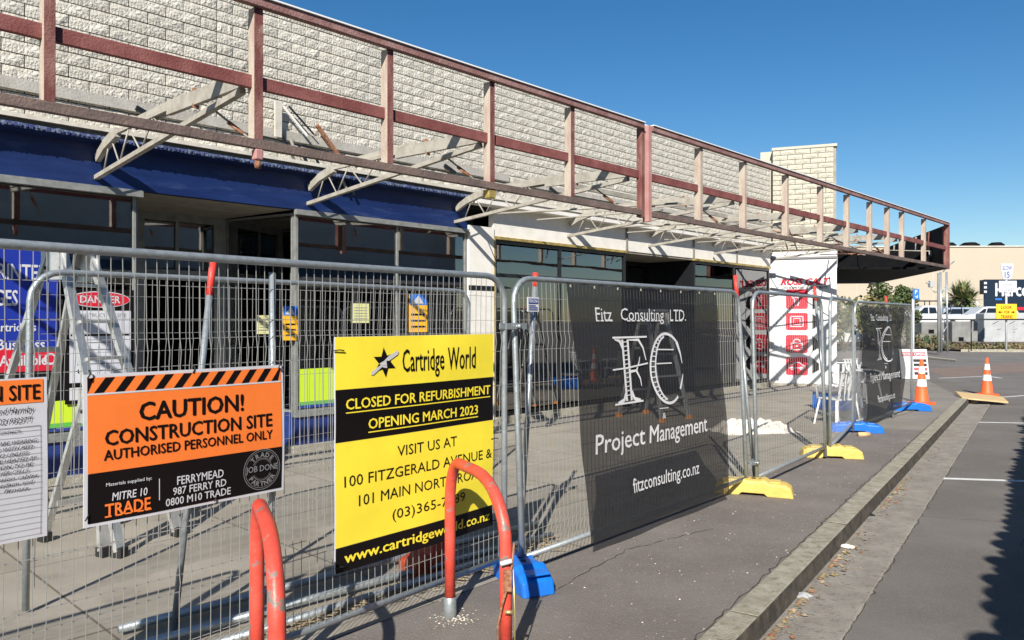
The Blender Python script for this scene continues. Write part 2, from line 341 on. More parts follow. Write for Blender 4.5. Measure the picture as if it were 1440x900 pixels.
def crack(name, pts, z, wd=.006, seed=1):
    rnd = random.Random(seed); P = []
    for (a, b) in zip(pts, pts[1:]):
        n_ = max(3, int(math.hypot(b[0]-a[0], b[1]-a[1])/.07))
        for i in range(n_): f = i/n_; P.append((a[0]+(b[0]-a[0])*f+rnd.gauss(0, .009), a[1]+(b[1]-a[1])*f+rnd.gauss(0, .009)))
    b_ = MB(); n_ = len(P); vs = []
    for i, p in enumerate(P):
        d = Vector((P[min(i+1, n_-1)][0]-P[max(i-1, 0)][0], P[min(i+1, n_-1)][1]-P[max(i-1, 0)][1])).normalized(); w2 = wd*rnd.uniform(.3, 1)*.5
        vs += [(p[0]-d.y*w2, p[1]+d.x*w2, z), (p[0]+d.y*w2, p[1]-d.x*w2, z)]
    b_.add(vs, [(2*i, 2*i+1, 2*i+3, 2*i+2) for i in range(n_-1)], M['kerb_face']); b_.build(name, kind='structure')
crack('gutter_edge_crack', [kq(-1, Q2+.012), kq(6, Q2+.016), kq(14, Q2+.012), kq(TE, Q2+.014)], -.1165, .012, 2)
crack('kerb_back_crack', [kq(0, Q0-.006), kq(5, Q0-.012), kq(TE-4, Q0-.006)], .0085, .012, 4)
crack('path_crack', [ground(760, 842), ground(880, 775), ground(1010, 742)], .0085, .008, 5)
crack('road_crack', [kq(3.2, -.2), kq(5, .1), kq(7.5, -.15), kq(10, .2)], -.116, .009, 7)
crack('road_crack', [kq(8, -.9), kq(8.2, -.3), kq(8.1, .5)], -.116, .007, 8)
# parking lines and brown crossing
def road_line(name, a, b, wd):
    a = Vector(a); b = Vector(b); d = (b-a).normalized(); p = Vector((-d.y, d.x))*wd/2
    return flat(name, [a-p, b-p, b+p, a+p], -.116, M['line'])
for (x0, y0, x1, y1, ln) in ((1322, 673, 1440, 677, 2.3), (1375, 594, 1440, 595.3, 2.3), (1412, 558.5, 1440, 556.5, 2.4)):
    a = Vector(ground(x0, y0, 1.82)); b = Vector(ground(x1, y1, 1.82)); b = a+(b-a).normalized()*ln
    road_line('road_marking', a, b, .1)
road_line('road_marking', ground(1320, 532, 1.82), ground(1390, 529, 1.82), .12)
road_line('road_marking', ground(1388, 529, 1.82), ground(1408, 532, 1.82), .12)
flat('brown_crossing', [ground(1300, 519, 1.82), ground(1330, 531, 1.82), ground(1600, 512, 1.82), ground(1600, 500, 1.82)], -.117, M['crossing'])
flat('planting_bed', [(26, 44), (80, 40), (80, 60), (22, 60)], -.02, M['soil'])
MB().slab([(25.6, 43.8), (80, 39.6), (80, 40), (26, 44.1)], -.3, .03, M['kerb']).build('far_kerb', kind='structure')
MB().slab([(-70, 60), (160, 60), (160, 130), (-70, 130)], -.5, 1.06, M['road']).build('car_park', kind='structure')

# ------------------------------------------------------------------ the shop building (local x along the facade, y into it)
A = math.atan2(.723, .691); Dv = Vector((.691, .723)); Nv = Vector((-.723, .691))
def W(s, c): p = Dv*s + Nv*c; return (p.x, p.y)
BO = W(0, 8.9)
bld = thing('shop_building', 'long single-storey block shop building with blue and white shopfronts being refurbished', 'building', (*BO, 0), A)
def rel(wx, wy, wr=0):
    p = Vector((wx-BO[0], wy-BO[1])); return (p.dot(Dv), p.dot(Nv), 0), wr-A
# parapet wall: backing of recessed joints, blocks proud of it
MB().box(-3, 19.0, .05, .35, 3.66, 5.63, M['mortar']).build('wall', bld)
MB().box(-3, 19.05, -.03, .38, 5.632, 5.70, M['white_edge']).build('capping', bld)
def rock_block(w, h, seed, m, nx=6, nz=3, dep=.014):
    rnd = random.Random(seed); b = MB(); vs = []; fs = []; g = .006
    for j in range(nz+1):
        for i in range(nx+1):
            e = i in (0, nx) or j in (0, nz)
            x = g+(w-2*g)*(i+(0 if i in (0, nx) else rnd.uniform(-.3, .3)))/nx; z = g+(h-2*g)*(j+(0 if j in (0, nz) else rnd.uniform(-.25, .25)))/nz
            vs.append((x, (-.004 if e else -rnd.uniform(.004, dep+.004)), z))
    for j in range(nz):
        for i in range(nx):
            a = j*(nx+1)+i
            if rnd.random() < .5: fs += [(a, a+1, a+nx+2), (a, a+nx+2, a+nx+1)]
            else: fs += [(a, a+1, a+nx+1), (a+1, a+nx+2, a+nx+1)]
    o = len(vs); vs += [(g, .05, g), (w-g, .05, g), (w-g, .05, h-g), (g, .05, h-g)]
    c = [0, nx, (nz+1)*(nx+1)-1, nz*(nx+1)]
    for k in range(4): fs.append((c[k], o+k, o+(k+1) % 4, c[(k+1) % 4]))
    b.add(vs, fs, m); return b
CH = .130; nrow = 15
variants = [rock_block(.40, CH, i, M['block']) for i in range(10)]; halves = [rock_block(.20, CH, 50+i, M['block']) for i in range(3)]
vme = [v.mesh('block') for v in variants]; hme = [v.mesh('block') for v in halves]
blocks = []
for r in range(nrow):
    z = 3.72 + r*CH
    for run0, run1 in ((-.2, 4.2), (4.2, 19.0)):
        s = run0; first = True
        while s < run1-.12:
            half = (first and r % 2 == 1) or s+.4 > run1+.01
            wd = .2 if half else .4
            if s > 1.0: blocks.append((s, z, half, random.randrange(10)))
            s += wd; first = False
blocks.sort()
far = MB()
for i, (s, z, half, k) in enumerate(blocks):
    if i < 292: link('block', hme[k % 3] if half else vme[k], bld, (s, random.uniform(-.006, .004), z))
    else:
        b = halves[k % 3] if half else variants[k]
        far.add([(x+s, y+random.uniform(-.001,.001), zz+z) for x, y, zz in b.v], b.f, M['block'])
far.build('block_courses', bld, kind='stuff')
MB().box(-3, 9.2, -.045, -.015, 4.0, 4.115, M['band']).build('flashing_band', bld)
MB().box(9.3, 18.6, -.04, -.015, 3.98, 4.06, M['band']).build('flashing_band', bld)
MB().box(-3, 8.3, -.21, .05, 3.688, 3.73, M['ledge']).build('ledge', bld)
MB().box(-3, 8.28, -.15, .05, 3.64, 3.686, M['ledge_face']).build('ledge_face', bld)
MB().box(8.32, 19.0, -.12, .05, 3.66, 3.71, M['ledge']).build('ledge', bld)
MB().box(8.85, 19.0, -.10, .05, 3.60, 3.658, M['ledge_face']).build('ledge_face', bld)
MB().box(8.30, 18.95, -.24, .02, 3.535, 3.598, M['white']).build('gutter', bld)
MB().box(8.86, 18.95, -.02, .1, 3.07, 3.533, M['white']).build('fascia_board', bld)
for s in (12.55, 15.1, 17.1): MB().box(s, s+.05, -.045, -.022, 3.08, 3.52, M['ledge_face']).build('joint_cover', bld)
# blue bulkhead
b = MB(); nseg = 60
vs = []; fs = []
for i in range(nseg+1):
    s = -3+11.25*i/nseg; wob = .012*noise.noise((s*1.7, 0, 0))
    for (y, z) in ((-.20, 3.638), (-.205, 3.59), (-.03, 3.57), (-.03+wob, 3.30), (-.04+wob, 3.13), (.05, 3.13)):
        vs.append((s, y, z + (.012*noise.noise((s*6, 3, 0)) if z > 3.6 else 0)))
for i in range(nseg):
    for k in range(5): fs.append((i*6+k, i*6+k+1, i*6+k+7, i*6+k+6))
b.add(vs, fs, M['blue'], mis=[(b.mi(M['blue_torn']) if k == 0 else b.mi(M['blue'])) for i in range(nseg) for k in range(5)])
b.build('bulkhead', bld)
b = MB()
for i in range(230):            # ragged ends of the torn cladding
    s = -2.5 + i*.0465; b.box(s, s+random.uniform(.015, .035), -.222, -.212, 3.598+random.uniform(-.006, .012), 3.632+random.uniform(-.01, .006), M['blue_torn'])
b.build('torn_edge', bld, kind='stuff')
# dark shop interior
b = MB(); b.box(-3, 19, 5, 5.1, 0, 3.6, M['dark']); b.box(-3, 18.9, .1, 5, 3.5, 3.56, M['dark']); b.box(-3.1, -3, -.02, 5, 0, 3.6, M['dark']); b.box(8.3, 8.7, .3, 5, 0, 3.5, M['dark']); b.box(-3, 18.9, .1, 5, -.02, .012, M['dark'])
b.box(18.9, 19.0, .05, 5, 0, 3.6, M['dark']); b.build('interior_walls', bld)
SHELF = {.2: 'grey shelving inside the shop window behind the blue printer poster', 5.9: 'grey shelving inside the shop window left of the white pillar', 9.6: 'grey shelving inside the black framed window behind the black banner', 15.8: 'grey shelving inside the window beside the white red-lettered wall'}
for s0, s1, y in ((.2, 1.8, 2.2), (5.9, 7.6, 2.6), (9.6, 11.6, 2.4), (15.8, 17.6, 2.0)):
    o = thing('display_shelf', SHELF[s0], 'shelf', (*W(s0, 8.9+y), .012), A, 'shelves inside the shop windows'); w_ = s1-s0
    for k in range(4): MB().box(0, w_, 0, .4, .4+k*.45, .43+k*.45, M['conc_grey']).build('shelf_board', o)
    for x in (0, w_-.04): MB().box(x, x+.04, .001, .399, 0, 1.9, M['conc_grey']).build('upright', o)
# shop window helper: frame bars with panes between
def window(s0, s1, z0, z1, mull, trans, fm, gm, fw=.05, y=0, name='window', rz=0, loc=None, extra=None):
    f = MB(); d0, d1 = y-.02, y+.05
    f.box(s0, s0+fw, d0, d1, z0, z1, fm); f.box(s1-fw, s1, d0, d1, z0, z1, fm)
    f.box(s0+fw, s1-fw, d0+.002, d1, z1-fw, z1, fm); f.box(s0+fw, s1-fw, d0+.002, d1, z0, z0+fw, fm)
    xs = [s0+fw]+list(mull)+[s1-fw]
    for m_ in mull: f.box(m_-fw/2, m_+fw/2, d0+.004, d1-.002, z0+fw, z1-fw, fm)
    zs = [z0+fw]+list(trans)+[z1-fw]
    for t_ in trans: f.box(s0+fw, s1-fw, d0+.006, d1-.004, t_-fw/2, t_+fw/2, fm)
    fo = f.build(name, bld)
    if loc: fo.location = loc; fo.rotation_euler = (0, 0, rz)
    for xa, xb in zip(xs, xs[1:]):
        for za, zb in zip(zs, zs[1:]):
            MB().box(xa+fw*.4, xb-fw*.4, y+.006, y+.014, za+fw*.4, zb-fw*.4, gm).build('pane', fo)
    return fo
w1 = window(-2.6, 3.27, .5, 3.12, (1.35,), (), M['frame_grey'], M['glass'], .03)
MB().box(-2.6, 3.32, -.10, -.021, 3.055, 3.127, M['frame_grey']).build('window_head', bld)
w2 = window(5.25, 8.25, .5, 3.12, (6.9,), (), M['frame_grey'], M['glass'], .03)
MB().box(5.22, 8.25, -.09, -.021, 3.06, 3.127, M['frame_grey']).build('window_head', bld)
MB().box(-2.6, 3.27, -.03, .1, .02, .44, M['riser_blue']).build('riser', bld)
MB().box(5.25, 8.28, -.03, .1, .02, .44, M['riser_blue']).build('riser', bld)
MB().box(-2.6, 3.29, -.06, .05, .442, .498, M['frame_grey']).build('sill', bld)
MB().box(5.23, 8.28, -.06, .05, .442, .498, M['frame_grey']).build('sill', bld)
MB().box(-2.7, 3.35, -.14, .1, 0, .08, M['kerb']).build('plinth', bld)
MB().box(5.15, 8.85, -.14, .1, 0, .08, M['kerb']).build('plinth', bld)
for (a, b_, t) in ((-2.5, 3.2, .86), (5.3, 8.2, 1.06)):       # lime, green and navy strip printed along the glass
    s = MB(); s.box(a, b_, -.004, .004, .63, t, M['lime']); s.box(a, b_, -.005, .004, .585, .629, M['green']); s.box(a, b_, -.006, .004, .548, .584, M['navy']); s.build('window_sticker_strip', bld)
# recessed entrance of the blue shop
MB().add([(3.3,.02,3.125),(5.22,.02,3.125),(4.95,1.32,3.10),(3.75,1.32,3.10)], [(0,1,2,3)], M['lining']).build('entrance_soffit', bld)
f = MB(); f.box(3.75, 3.86, 1.3, 1.4, 0, 3.1, M['frame_grey']); f.box(4.78, 4.95, 1.3, 1.4, 0, 3.1, M['frame_grey']); f.box(3.86, 4.78, 1.302, 1.4, 3.0, 3.1, M['frame_grey']); f.box(3.86, 4.78, 1.302, 1.4, 2.28, 2.36, M['frame_grey'])
f.box(4.26, 4.30, 1.31, 1.38, 2.36, 3.0, M['frame_grey'])
df = f.build('door_frame', bld); MB().box(3.87, 4.77, 1.34, 1.346, 2.37, 2.99, M['glass']).build('pane', df)
for (x0, y0, x1, y1) in ((3.29, .04, 3.75, 1.32), (4.97, 1.32, 5.25, .04)):
    p0 = Vector((x0, y0, 0)); dd = Vector((x1-x0, y1-y0, 0)); ln = dd.length; rz = math.atan2(dd.y, dd.x)
    window(0, ln, .5, 3.09, (), (), M['frame_grey'], M['glass'], .03, name='return_window', loc=p0, rz=rz)
    o = MB().box(0, ln, -.02, .05, .02, .495, M['riser_blue']).build('riser', bld); o.location = p0; o.rotation_euler = (0,0,rz)
# white pillar, black framed shop
MB().box(8.28, 8.84, -.05, .3, .02, 3.20, M['white']).build('pillar', bld)
MB().box(8.28, 8.84, -.054, -.03, 2.17, 2.25, M['frame_black']).build('pillar_strap', bld)
window(8.87, 12.55, .12, 3.02, (10.55,), (2.44,), M['frame_black'], M['glass'], .06)
MB().box(8.86, 12.56, -.06, 0, 3.022, 3.068, M['gold']).build('gold_trim', bld)
MB().box(8.845, 8.868, -.055, -.022, .1, 3.02, M['gold']).build('gold_trim', bld)
window(15.15, 18.9, .12, 3.02, (17.03,), (2.44,), M['frame_black'], M['glass_green'], .06)
MB().box(15.12, 18.92, -.06, 0, 3.022, 3.068, M['gold']).build('gold_trim', bld)
MB().box(12.5, 15.2, .0, 1.3, 3.03, 3.069, M['lining']).build('entrance_soffit', bld)
window(12.55, 15.15, .02, 3.02, (13.4, 14.3), (2.44,), M['frame_black'], M['glass'], .09, y=1.2, name='entrance_doors')
for s in (12.52, 15.12): MB().box(s, s+.05, .05, 1.2, .02, 3.02, M['frame_black']).build('entrance_side', bld)
MB().box(8.85, 18.95, -.10, .1, 0, .11, M['kerb']).build('plinth', bld)
# stickers and posters on the glass
def poster(name, label, cat, s0, s1, z0, z1, m, y=-.012, group=None, fn=None, th=.008):
    o = thing(name, label, cat, (*W(s0, 8.9+y), z0), A, group)
    MB().box(0, s1-s0, 0, th, 0, z1-z0, m).build('sheet', o)
    if fn:
        t = MB(); fn(t, s1-s0, z1-z0); t.build('lettering', o)
    return o
def f_blue(t, w_, h):
    rect(t, 0, w_, 0, .24, -.002, M['sgn_red'])
    put_text(t, 'PRINTER', w_-.60, w_-.10, h-.36, h-.20, -.004, M['sgn_white'], .03)
    put_text(t, 'CARTRIDGES', w_-1.05, w_-.36, h-.62, h-.46, -.004, M['sgn_white'], .03)
    for k, (s, a) in enumerate((('Cartridges', .20), ('Business', .12), ('Available', .10))): put_text(t, s, w_-a-.42, w_-a, h-.90-.16*k, h-.79-.16*k, -.004, M['sgn_white'], .03)
    ring(t, w_-.07, .12, .04, .06, -.004, M['sgn_white'])
poster('window_poster', 'blue and red printer poster stuck on the far left shop window', 'poster', .9, 2.50, 1.18, 2.46, M['sgn_blue'], fn=f_blue)
def f_danger(t, w_, h):
    rect(t, .04, w_-.03, .22, h-.23, -.003, M['paper_grey'])
    rect(t, .04, w_-.03, .04, .17, -.003, M['sgn_white'])
    ring(t, w_/2, h-.11, 0, .088, -.003, M['sgn_white'], sx=3.4); ring(t, w_/2, h-.11, 0, .078, -.005, M['sgn_red'], sx=3.75)
    put_text(t, 'DANGER', w_/2-.2, w_/2+.2, h-.15, h-.07, -.007, M['sgn_white'], .03)
    put_text(t, 'CONSTRUCTION SITE', .08, w_-.08, h-.30, h-.26, -.005, M['sgn_grey'])
    rect(t, .05, w_-.04, h-.50, h-.48, -.005, M['sgn_black'])
    for k in range(5):
        ring(t, .14, h-.57-k*.075, .0, .026, -.005, M['sgn_black'], n=16); rect(t, .2, w_-.1, h-.575-k*.075, h-.565-k*.075, -.005, M['sgn_grey'])
poster('hazard_board', 'black framed hazard board with red oval and grey notice on the left shop window', 'sign', 2.56, 3.24, .82, 2.03, M['sgn_black'], y=-.03, fn=f_danger)
def f_lines(t, w_, h):
    for k in range(5): rect(t, .03, w_-.03, h*(.2+.14*k), h*(.23+.14*k), -.002, M['sgn_grey'])
def f_poster(t, w_, h):
    rect(t, 0, w_, h*.72, h, -.002, M['sgn_bright_blue']); poly(t, [(w_*.1, h*.75), (w_*.5, h*.98), (w_*.8, h*.75)], -.004, M['sgn_white'])
    for k in range(3): rect(t, .03, w_-.03, h*(.12+.16*k), h*(.17+.16*k), -.002, M['sgn_black'])
poster('paper_notice', 'pale yellow notice sheet just left of the upright tube, above the orange sign', 'notice', 4.88, 5.14, 1.52, 1.76, M['paper_yellow'], y=.3, fn=f_lines)
poster('paper_notice', 'pale green notice sheet taped to the shop window above the yellow sign', 'notice', 6.12, 6.40, 1.66, 1.93, M['paper_yellow'], fn=f_lines)
poster('window_poster', 'small blue and amber poster with green strip at the window edge above the orange sign', 'poster', 5.06, 5.27, 1.44, 1.88, M['amber'], y=-.03, fn=f_poster)
poster('window_poster', 'amber and blue poster on the shop window near the white pillar', 'poster', 7.12, 7.46, 1.52, 2.08, M['amber'], fn=f_poster)
for i, (s0, y, w_, h, m, lb) in enumerate(((6.3, 1.2, .5, .75, 'paper_grey', 'grey carton standing inside the window below the green notice'), (5.7, .9, .35, 1.15, 'steel_blue', 'tall blue grey carton inside the window beside the entrance'), (1.9, 1.0, .6, .9, 'timber', 'brown carton inside the left shop window'), (10.0, .9, .7, .8, 'conc_grey', 'grey carton inside the black framed window behind the banner'), (16.0, 1.1, .5, 1.3, 'paper_yellow', 'yellowish carton inside the last shop window'))):
    o = thing('packing_carton', lb, 'box', (*W(s0, 8.9+y), .012), A+.2*i, 'cartons left inside the shops')
    MB().box(0, w_, 0, .4, 0, h, M[m]).build('carton_body', o, bevel=.006); MB().box(w_*.42, w_*.58, -.003, .403, -.0, h+.003, M['straw']).build('tape', o)
# pale sheets of glass leaning inside the window
for i, (s, dz) in enumerate(((7.2, 0), (7.55, .12))):
    o = thing('glass_sheet', ('pale glass sheet leaning behind the window, left of the pair by the white pillar', 'pale glass sheet leaning behind the window, nearest the white pillar')[i], 'glass sheet', (*W(s, 9.15), .1), A)
    b = MB(); b.bar((0, 0, .9), (.62, .05, 2.6+dz), .02, .13, M['palegreen'], up=(0,1,0)); b.build('sheet', o)
    b = MB(); b.bar((-.1, .1, .9), (.5, .12, 2.5+dz), .02, .05, M['steel_blue'], up=(0,1,0)); b.build('edge', o)
for i, (s, h) in enumerate(((16.35, 1.0), (17.35, 1.9))):
    o = thing('glass_sheet', ('pale green sheet leaning behind the window left of the thin red-topped post', 'pale green sheet standing behind the window next to the red-lettered wall')[i], 'glass sheet', (*W(s, 9.1), .1), A)
    if i == 0: b = MB(); b.bar((-.75, 0, .25), (.45, .05, 1.35), .02, .06, M['palegreen'], up=(0,1,0)); b.bar((-.55, 0, .2), (.5, .05, 1.15), .02, .05, M['palegreen'], up=(0,1,0)); b.build('edge', o); MB().prism([(-.35, .1), (.5, .1), (.5, .95)], 0, .02, M['palegreen']).build('sheet', o)
    else: MB().prism([(0, .05), (1.35, .05), (1.35, 1.55), (1.1, 1.65), (.3, 1.25), (0, .9)], 0, .02, M['palegreen']).build('sheet', o); MB().prism([(.5, .7), (1.0, .7), (1.1, 1.5), (.7, 1.6)], -.012, -.004, M['paper_grey']).build('label_sheet', o); MB().prism([(.55, 1.75), (1.0, 1.75), (1.0, 2.1), (.55, 2.1)], -.012, -.004, M['sgn_red']).build('red_sheet', o)

# end wall with the red lettering, and the block tower above it
TA = (6.82, 20.10); TB = (8.254, 19.55); TR = math.atan2(TB[1]-TA[1], TB[0]-TA[0]); TW = math.hypot(TB[0]-TA[0], TB[1]-TA[1])
tl, tr = rel(*TA, TR)
def tpart(mb, name, par=bld, **kw):
    o = mb.build(name, par, **kw)
    if par is bld: o.location = tl; o.rotation_euler = (0,0,tr)
    return o
tpart(MB().box(0, TW, .05, 5.0, 0, 6.13, M['lining']), 'tower_core')
tpart(MB().box(-.02, TW+.02, -.01, 5.02, 6.132, 6.2, M['plaster']), 'tower_capping')
tpart(MB().box(-.32, .0, .30, 1.5, 3.6, 6.17, M['plaster']), 'tower_pilaster')
tb = MB(); tv = [rock_block(.368, .13, 200+i, M['mblock'], 4, 2, .018) for i in range(6)]; hv = [rock_block(.184, .13, 300+i, M['mblock'], 3, 2, .018) for i in range(3)]
for r in range(20):
    x = 0; first = True
    while x < TW-.1:
        half = (r % 2 and first) or x+.368 > TW+.02; b = random.choice(hv if half else tv)
        tb.add([(a+x, y, z+3.52+r*.13) for a, y, z in b.v], b.f, M['mblock']); x += .184 if half else .368; first = False
tpart(tb, 'block_courses', kind='stuff')
tpart(MB().box(-.09, TW+.01, -.02, .049, .06, 3.46, M['white_pure']), 'end_wall')
tpart(MB().box(-.2, -.092, -.03, .3, .0, 3.2, M['lining']), 'corner_post')
tpart(MB().box(-.05, TW+.03, -.06, -.021, 3.28, 3.33, M['sgn_grey']), 'conduit')
tpart(MB().box(-.1, TW+.02, -.05, .04, 0, .058, M['kerb']), 'plinth')
s = MB()
put_text(s, 'ROSS GALT', .20, 1.39, 2.60, 2.78, -.026, M['sgn_red'], .075, .3)
tpart(s, 'lettering'); s = MB()
put_text(s, 'LOCKSMITHS  &  SECURITY', .22, 1.34, 2.50, 2.565, -.026, M['sgn_black'], .03, .2)
tpart(s, 'lettering')
PX = 1/1080*19.9
for k, (ya, yb) in enumerate(((407, 434), (440, 464), (471, 496), (502, 527))):
    z1 = 1.7+(450-ya)*PX; z0 = 1.7+(450-yb)*PX; x0, x1 = .33, .86; s = MB(); r = .05
    pts = []
    for (ccx, ccz, a0) in ((x1-r, z0+r, -90), (x1-r, z1-r, 0), (x0+r, z1-r, 90), (x0+r, z0+r, 180)):
        for j in range(5): a = R(a0+j*22.5); pts.append((ccx+r*math.cos(a), ccz+r*math.sin(a)))
    s.prism(pts, -.034, -.022, M['sgn_red']); mx, mz = (x0+x1)/2, (z0+z1)/2; wt = M['sgn_white']; o = tpart(s, 'red_tile')
    q = MB()
    if k == 0: ring(q, mx, mz+.10, .05, .075, -.037, wt); stroke(q, [(mx-.12, mz+.06), (mx-.06, mz), (mx-.04, mz-.17)], .03, -.037, wt); stroke(q, [(mx+.04, mz+.02), (mx+.02, mz-.06), (mx+.05, mz-.1), (mx+.02, mz-.17)], .03, -.037, wt)
    if k == 1: stroke(q, [(mx-.15, mz-.13), (mx-.15, mz+.13), (mx+.15, mz+.13), (mx+.15, mz-.13), (mx-.15, mz-.13)], .025, -.037, wt); stroke(q, [(mx-.08, mz-.08), (mx-.08, mz+.08), (mx+.08, mz+.08), (mx+.08, mz-.08), (mx-.08, mz-.08)], .02, -.037, wt)
    if k == 2: stroke(q, [(mx-.13, mz-.15), (mx-.13, mz+.02), (mx+.13, mz+.02), (mx+.13, mz-.15), (mx-.13, mz-.15)], .025, -.037, wt); ring(q, mx, mz+.04, .07, .095, -.037, wt, 0, 180); ring(q, mx, mz-.06, 0, .025, -.0375, wt)
    if k == 3: stroke(q, [(mx-.2, mz-.05), (mx-.19, mz+.02), (mx-.1, mz+.04), (mx-.04, mz+.09), (mx+.07, mz+.09), (mx+.13, mz+.03), (mx+.2, mz), (mx+.2, mz-.05), (mx-.2, mz-.05)], .022, -.037, wt); ring(q, mx-.11, mz-.06, .025, .045, -.038, wt); ring(q, mx+.11, mz-.06, .025, .045, -.038, wt)
    tpart(q, 'tile_symbol')
q = MB()
for k in range(4):
    zc = 1.7+(450-(425, 452, 483, 514)[k])*PX
    poly(q, [(.97, zc-.2), (1.13, zc-.1), (1.13, zc+.06), (.97, zc+.2)], -.026, M['sgn_black'])
tpart(q, 'black_wall_wedges')  # flat black wedges on the wall, right of the red tiles

# ------------------------------------------------------------------ stripped canopy frame (local y: 0 = street face, 3.4 = wall)
CO = W(0, 5.5)
can = thing('canopy_frame', 'stripped street canopy of red timber rails, cream posts and steel trusses', 'canopy', (*CO, 0), A)
LOW, MIDZ, TOP = 3.02, 3.49, 4.17; JN = 8.17; END = 21.85
def rails(s0, s1, tm, yo=0):
    MB().box(s0, s1, -.045+yo, .02+yo, TOP-.065, TOP, tm).build('top_rail', can, bevel=.004)
    MB().box(s0, s1, -.062+yo, .05+yo, TOP+.002, TOP+.014, M['white_edge']).build('top_flashing', can)
    MB().box(s0, s1, .035+yo, .08+yo, MIDZ, MIDZ+.10, M['rail_red']).build('middle_rail', can, bevel=.004)
    MB().box(s0, s1, -.01+yo, .045+yo, LOW, LOW+.07, M['rail_brown']).build('bottom_beam', can, bevel=.004)
rails(-3.5, JN-.05, M['rail_pink']); rails(JN+.14, END-.02, M['rail_pink'])
def post(s, m1=M['post_red'], m2=M['post_cream'], w_=.066, z0=LOW+.072, z1=TOP-.067, y0=.0, y1=.095):
    return MB().box(s-w_/2, s+w_/2, y0, y1, z0, z1, m1, m2).build('post', can, bevel=.003)
for s in (-2.6, -1.2, .12, 1.5, 2.93, 4.19, 5.47, 6.75): post(s, w_=.068 if s != 2.93 else .075)
for s in (9.59, 10.9, 12.39, 13.84, 15.1, 16.34, 17.4, 18.36, 19.98): post(s, M['post_cream'], M['post_cream'], .07)
MB().box(JN-.06, JN, -.01, .07, LOW-.02, TOP-.02, M['post_red']).build('post', can)
MB().box(JN+.03, JN+.05, .02, .09, LOW-.02, TOP+.01, M['truss']).build('joint_flashing', can)
MB().box(JN+.06, JN+.13, -.03, .06, LOW-.07, TOP, M['pink']).build('joint_flashing', can)
MB().box(END-.02, END+.05, -.03, .09, LOW-.02, TOP+.03, M['post_red']).build('corner_post', can)
MB().box(2.90, 2.965, -.012, .06, LOW-.085, LOW-.002, M['pink']).build('bracket', can, bevel=.01); MB().lathe([(0, -.06), (.022, -.06), (.028, -.03), (.02, 0)], M['rust'], 10, (2.933, .02, LOW-.087)).build('bracket_bolt', can)
MB().box(5.42, 5.52, .0, .09, LOW-.09, LOW-.002, M['gold']).build('bracket', can, bevel=.01)
def truss(s, full=True, yw=3.38):
    t = MB(); c = M['truss']
    t.bar((s, .12, 3.475), (s, yw, 3.22), .05, .045, c)                         # lower chord
    t.bar((s, .10, 3.56), (s, 1.5, 3.60), .045, .12, c)                         # plated end
    t.bar((s+.03, 1.2, 3.63), (s+.03, 2.35, 3.62), .012, .13, c)
    t.bar((s, 1.5, 3.60), (s, 2.9, 3.60), .035, .035, c)
    t.bar((s, 2.75, 3.60), (s, 3.1, 3.52), .06, .10, c); t.bar((s, 3.1, 3.52), (s, 3.33, 3.42), .05, .09, c)
    o = t.build('truss', can)
    wb = MB(); up = True; ys = [1.55, 1.85, 2.15, 2.45, 2.7, 2.95, 3.15]
    pts = [(s, y, (3.59 if i % 2 else 3.475-(y/3.38)*.25)) for i, y in enumerate(ys)]
    for a, b_ in zip(pts, pts[1:]): wb.tube([a, b_], .009, c, 6)
    wb.build('web', o)
    MB().bar((s, .95, 3.5), (s+.02, 1.0, 3.68), .055, .012, M['rust'], up=(0,1,0)).build('cleat', o)
    br = MB(); br.tube([(s, .75, 3.5), (s+.28, .4, 3.14)], .011, c, 6); br.tube([(s+.12, .6, 3.34), (s+.2, .5, 3.24)], .02, M['rust'], 6); br.build('brace', o)
    return o
for s in (-2.4, .2, 2.86, 5.42, 8.0, 10.75, 13.35): truss(s)
for s, yw in ((15.9, 2.3), (18.3, 1.9)): truss(s, yw=yw+1)
b = MB()
for y in (1.6,):
    b = MB(); b.box(8.4, 20.8, y, y+.03, 3.63, 3.70, M['truss']); b.build('purlin', can)
b = MB()
for s0 in (8.3, 10.9, 13.5, 16.1): b.tube([(s0, 3.1, 3.34), (s0+1.6, .5, 3.42)], .018, M['truss'], 6); b.tube([(s0+1.3, 3.1, 3.38), (s0+2.5, 1.4, 3.5)], .014, M['truss'], 6)
b.build('diagonal_ties', can)
random.seed(5)
b = MB()
for k in range(14):
    s0 = random.uniform(14.2, 20); y0 = random.uniform(.3, 1.5); s1 = s0+random.uniform(.4, 1.8); y1 = random.uniform(.4, 2.0); b.tube([(s0, y0, random.uniform(3.1, 3.5)), (s1, y1, random.uniform(3.15, 3.6))], .013, M['truss'] if k % 2 else M['rust'], 6)
b.build('loose_battens', can)
b = MB()                                     # broken battens hanging at the wall near the second truss
for k in range(9): s0 = 5.0+k*.12; b.bar((s0, 3.3, 4.05-.05*k), (s0+.12, 3.28, 3.80-.05*k), .02, .03, M['truss'] if k % 2 else M['frame_black'])
b.bar((4.95, 3.3, 4.0), (4.95, 3.3, 4.45), .09, .03, M['ledge']); b.bar((5.02, 3.3, 4.4), (5.35, 3.28, 4.08), .02, .03, M['white']); b.bar((5.1, 3.3, 4.42), (5.45, 3.28, 4.12), .015, .02, M['frame_black'])
b.bar((5.5, 3.29, 4.25), (5.95, 3.3, 3.8), .03, .05, M['rust']); b.bar((4.6, 3.32, 3.98), (5.7, 3.32, 3.93), .02, .02, M['frame_black'])
b.build('broken_battens', can)
for s, z in ((7.75, 4.02), (10.2, 3.98), (3.25, 4.0)):
    MB().bar((s, 3.33, z+.04), (s+.22, 3.33, z-.05), .03, .05, M['frame_black']).build('bolt_plate', can)
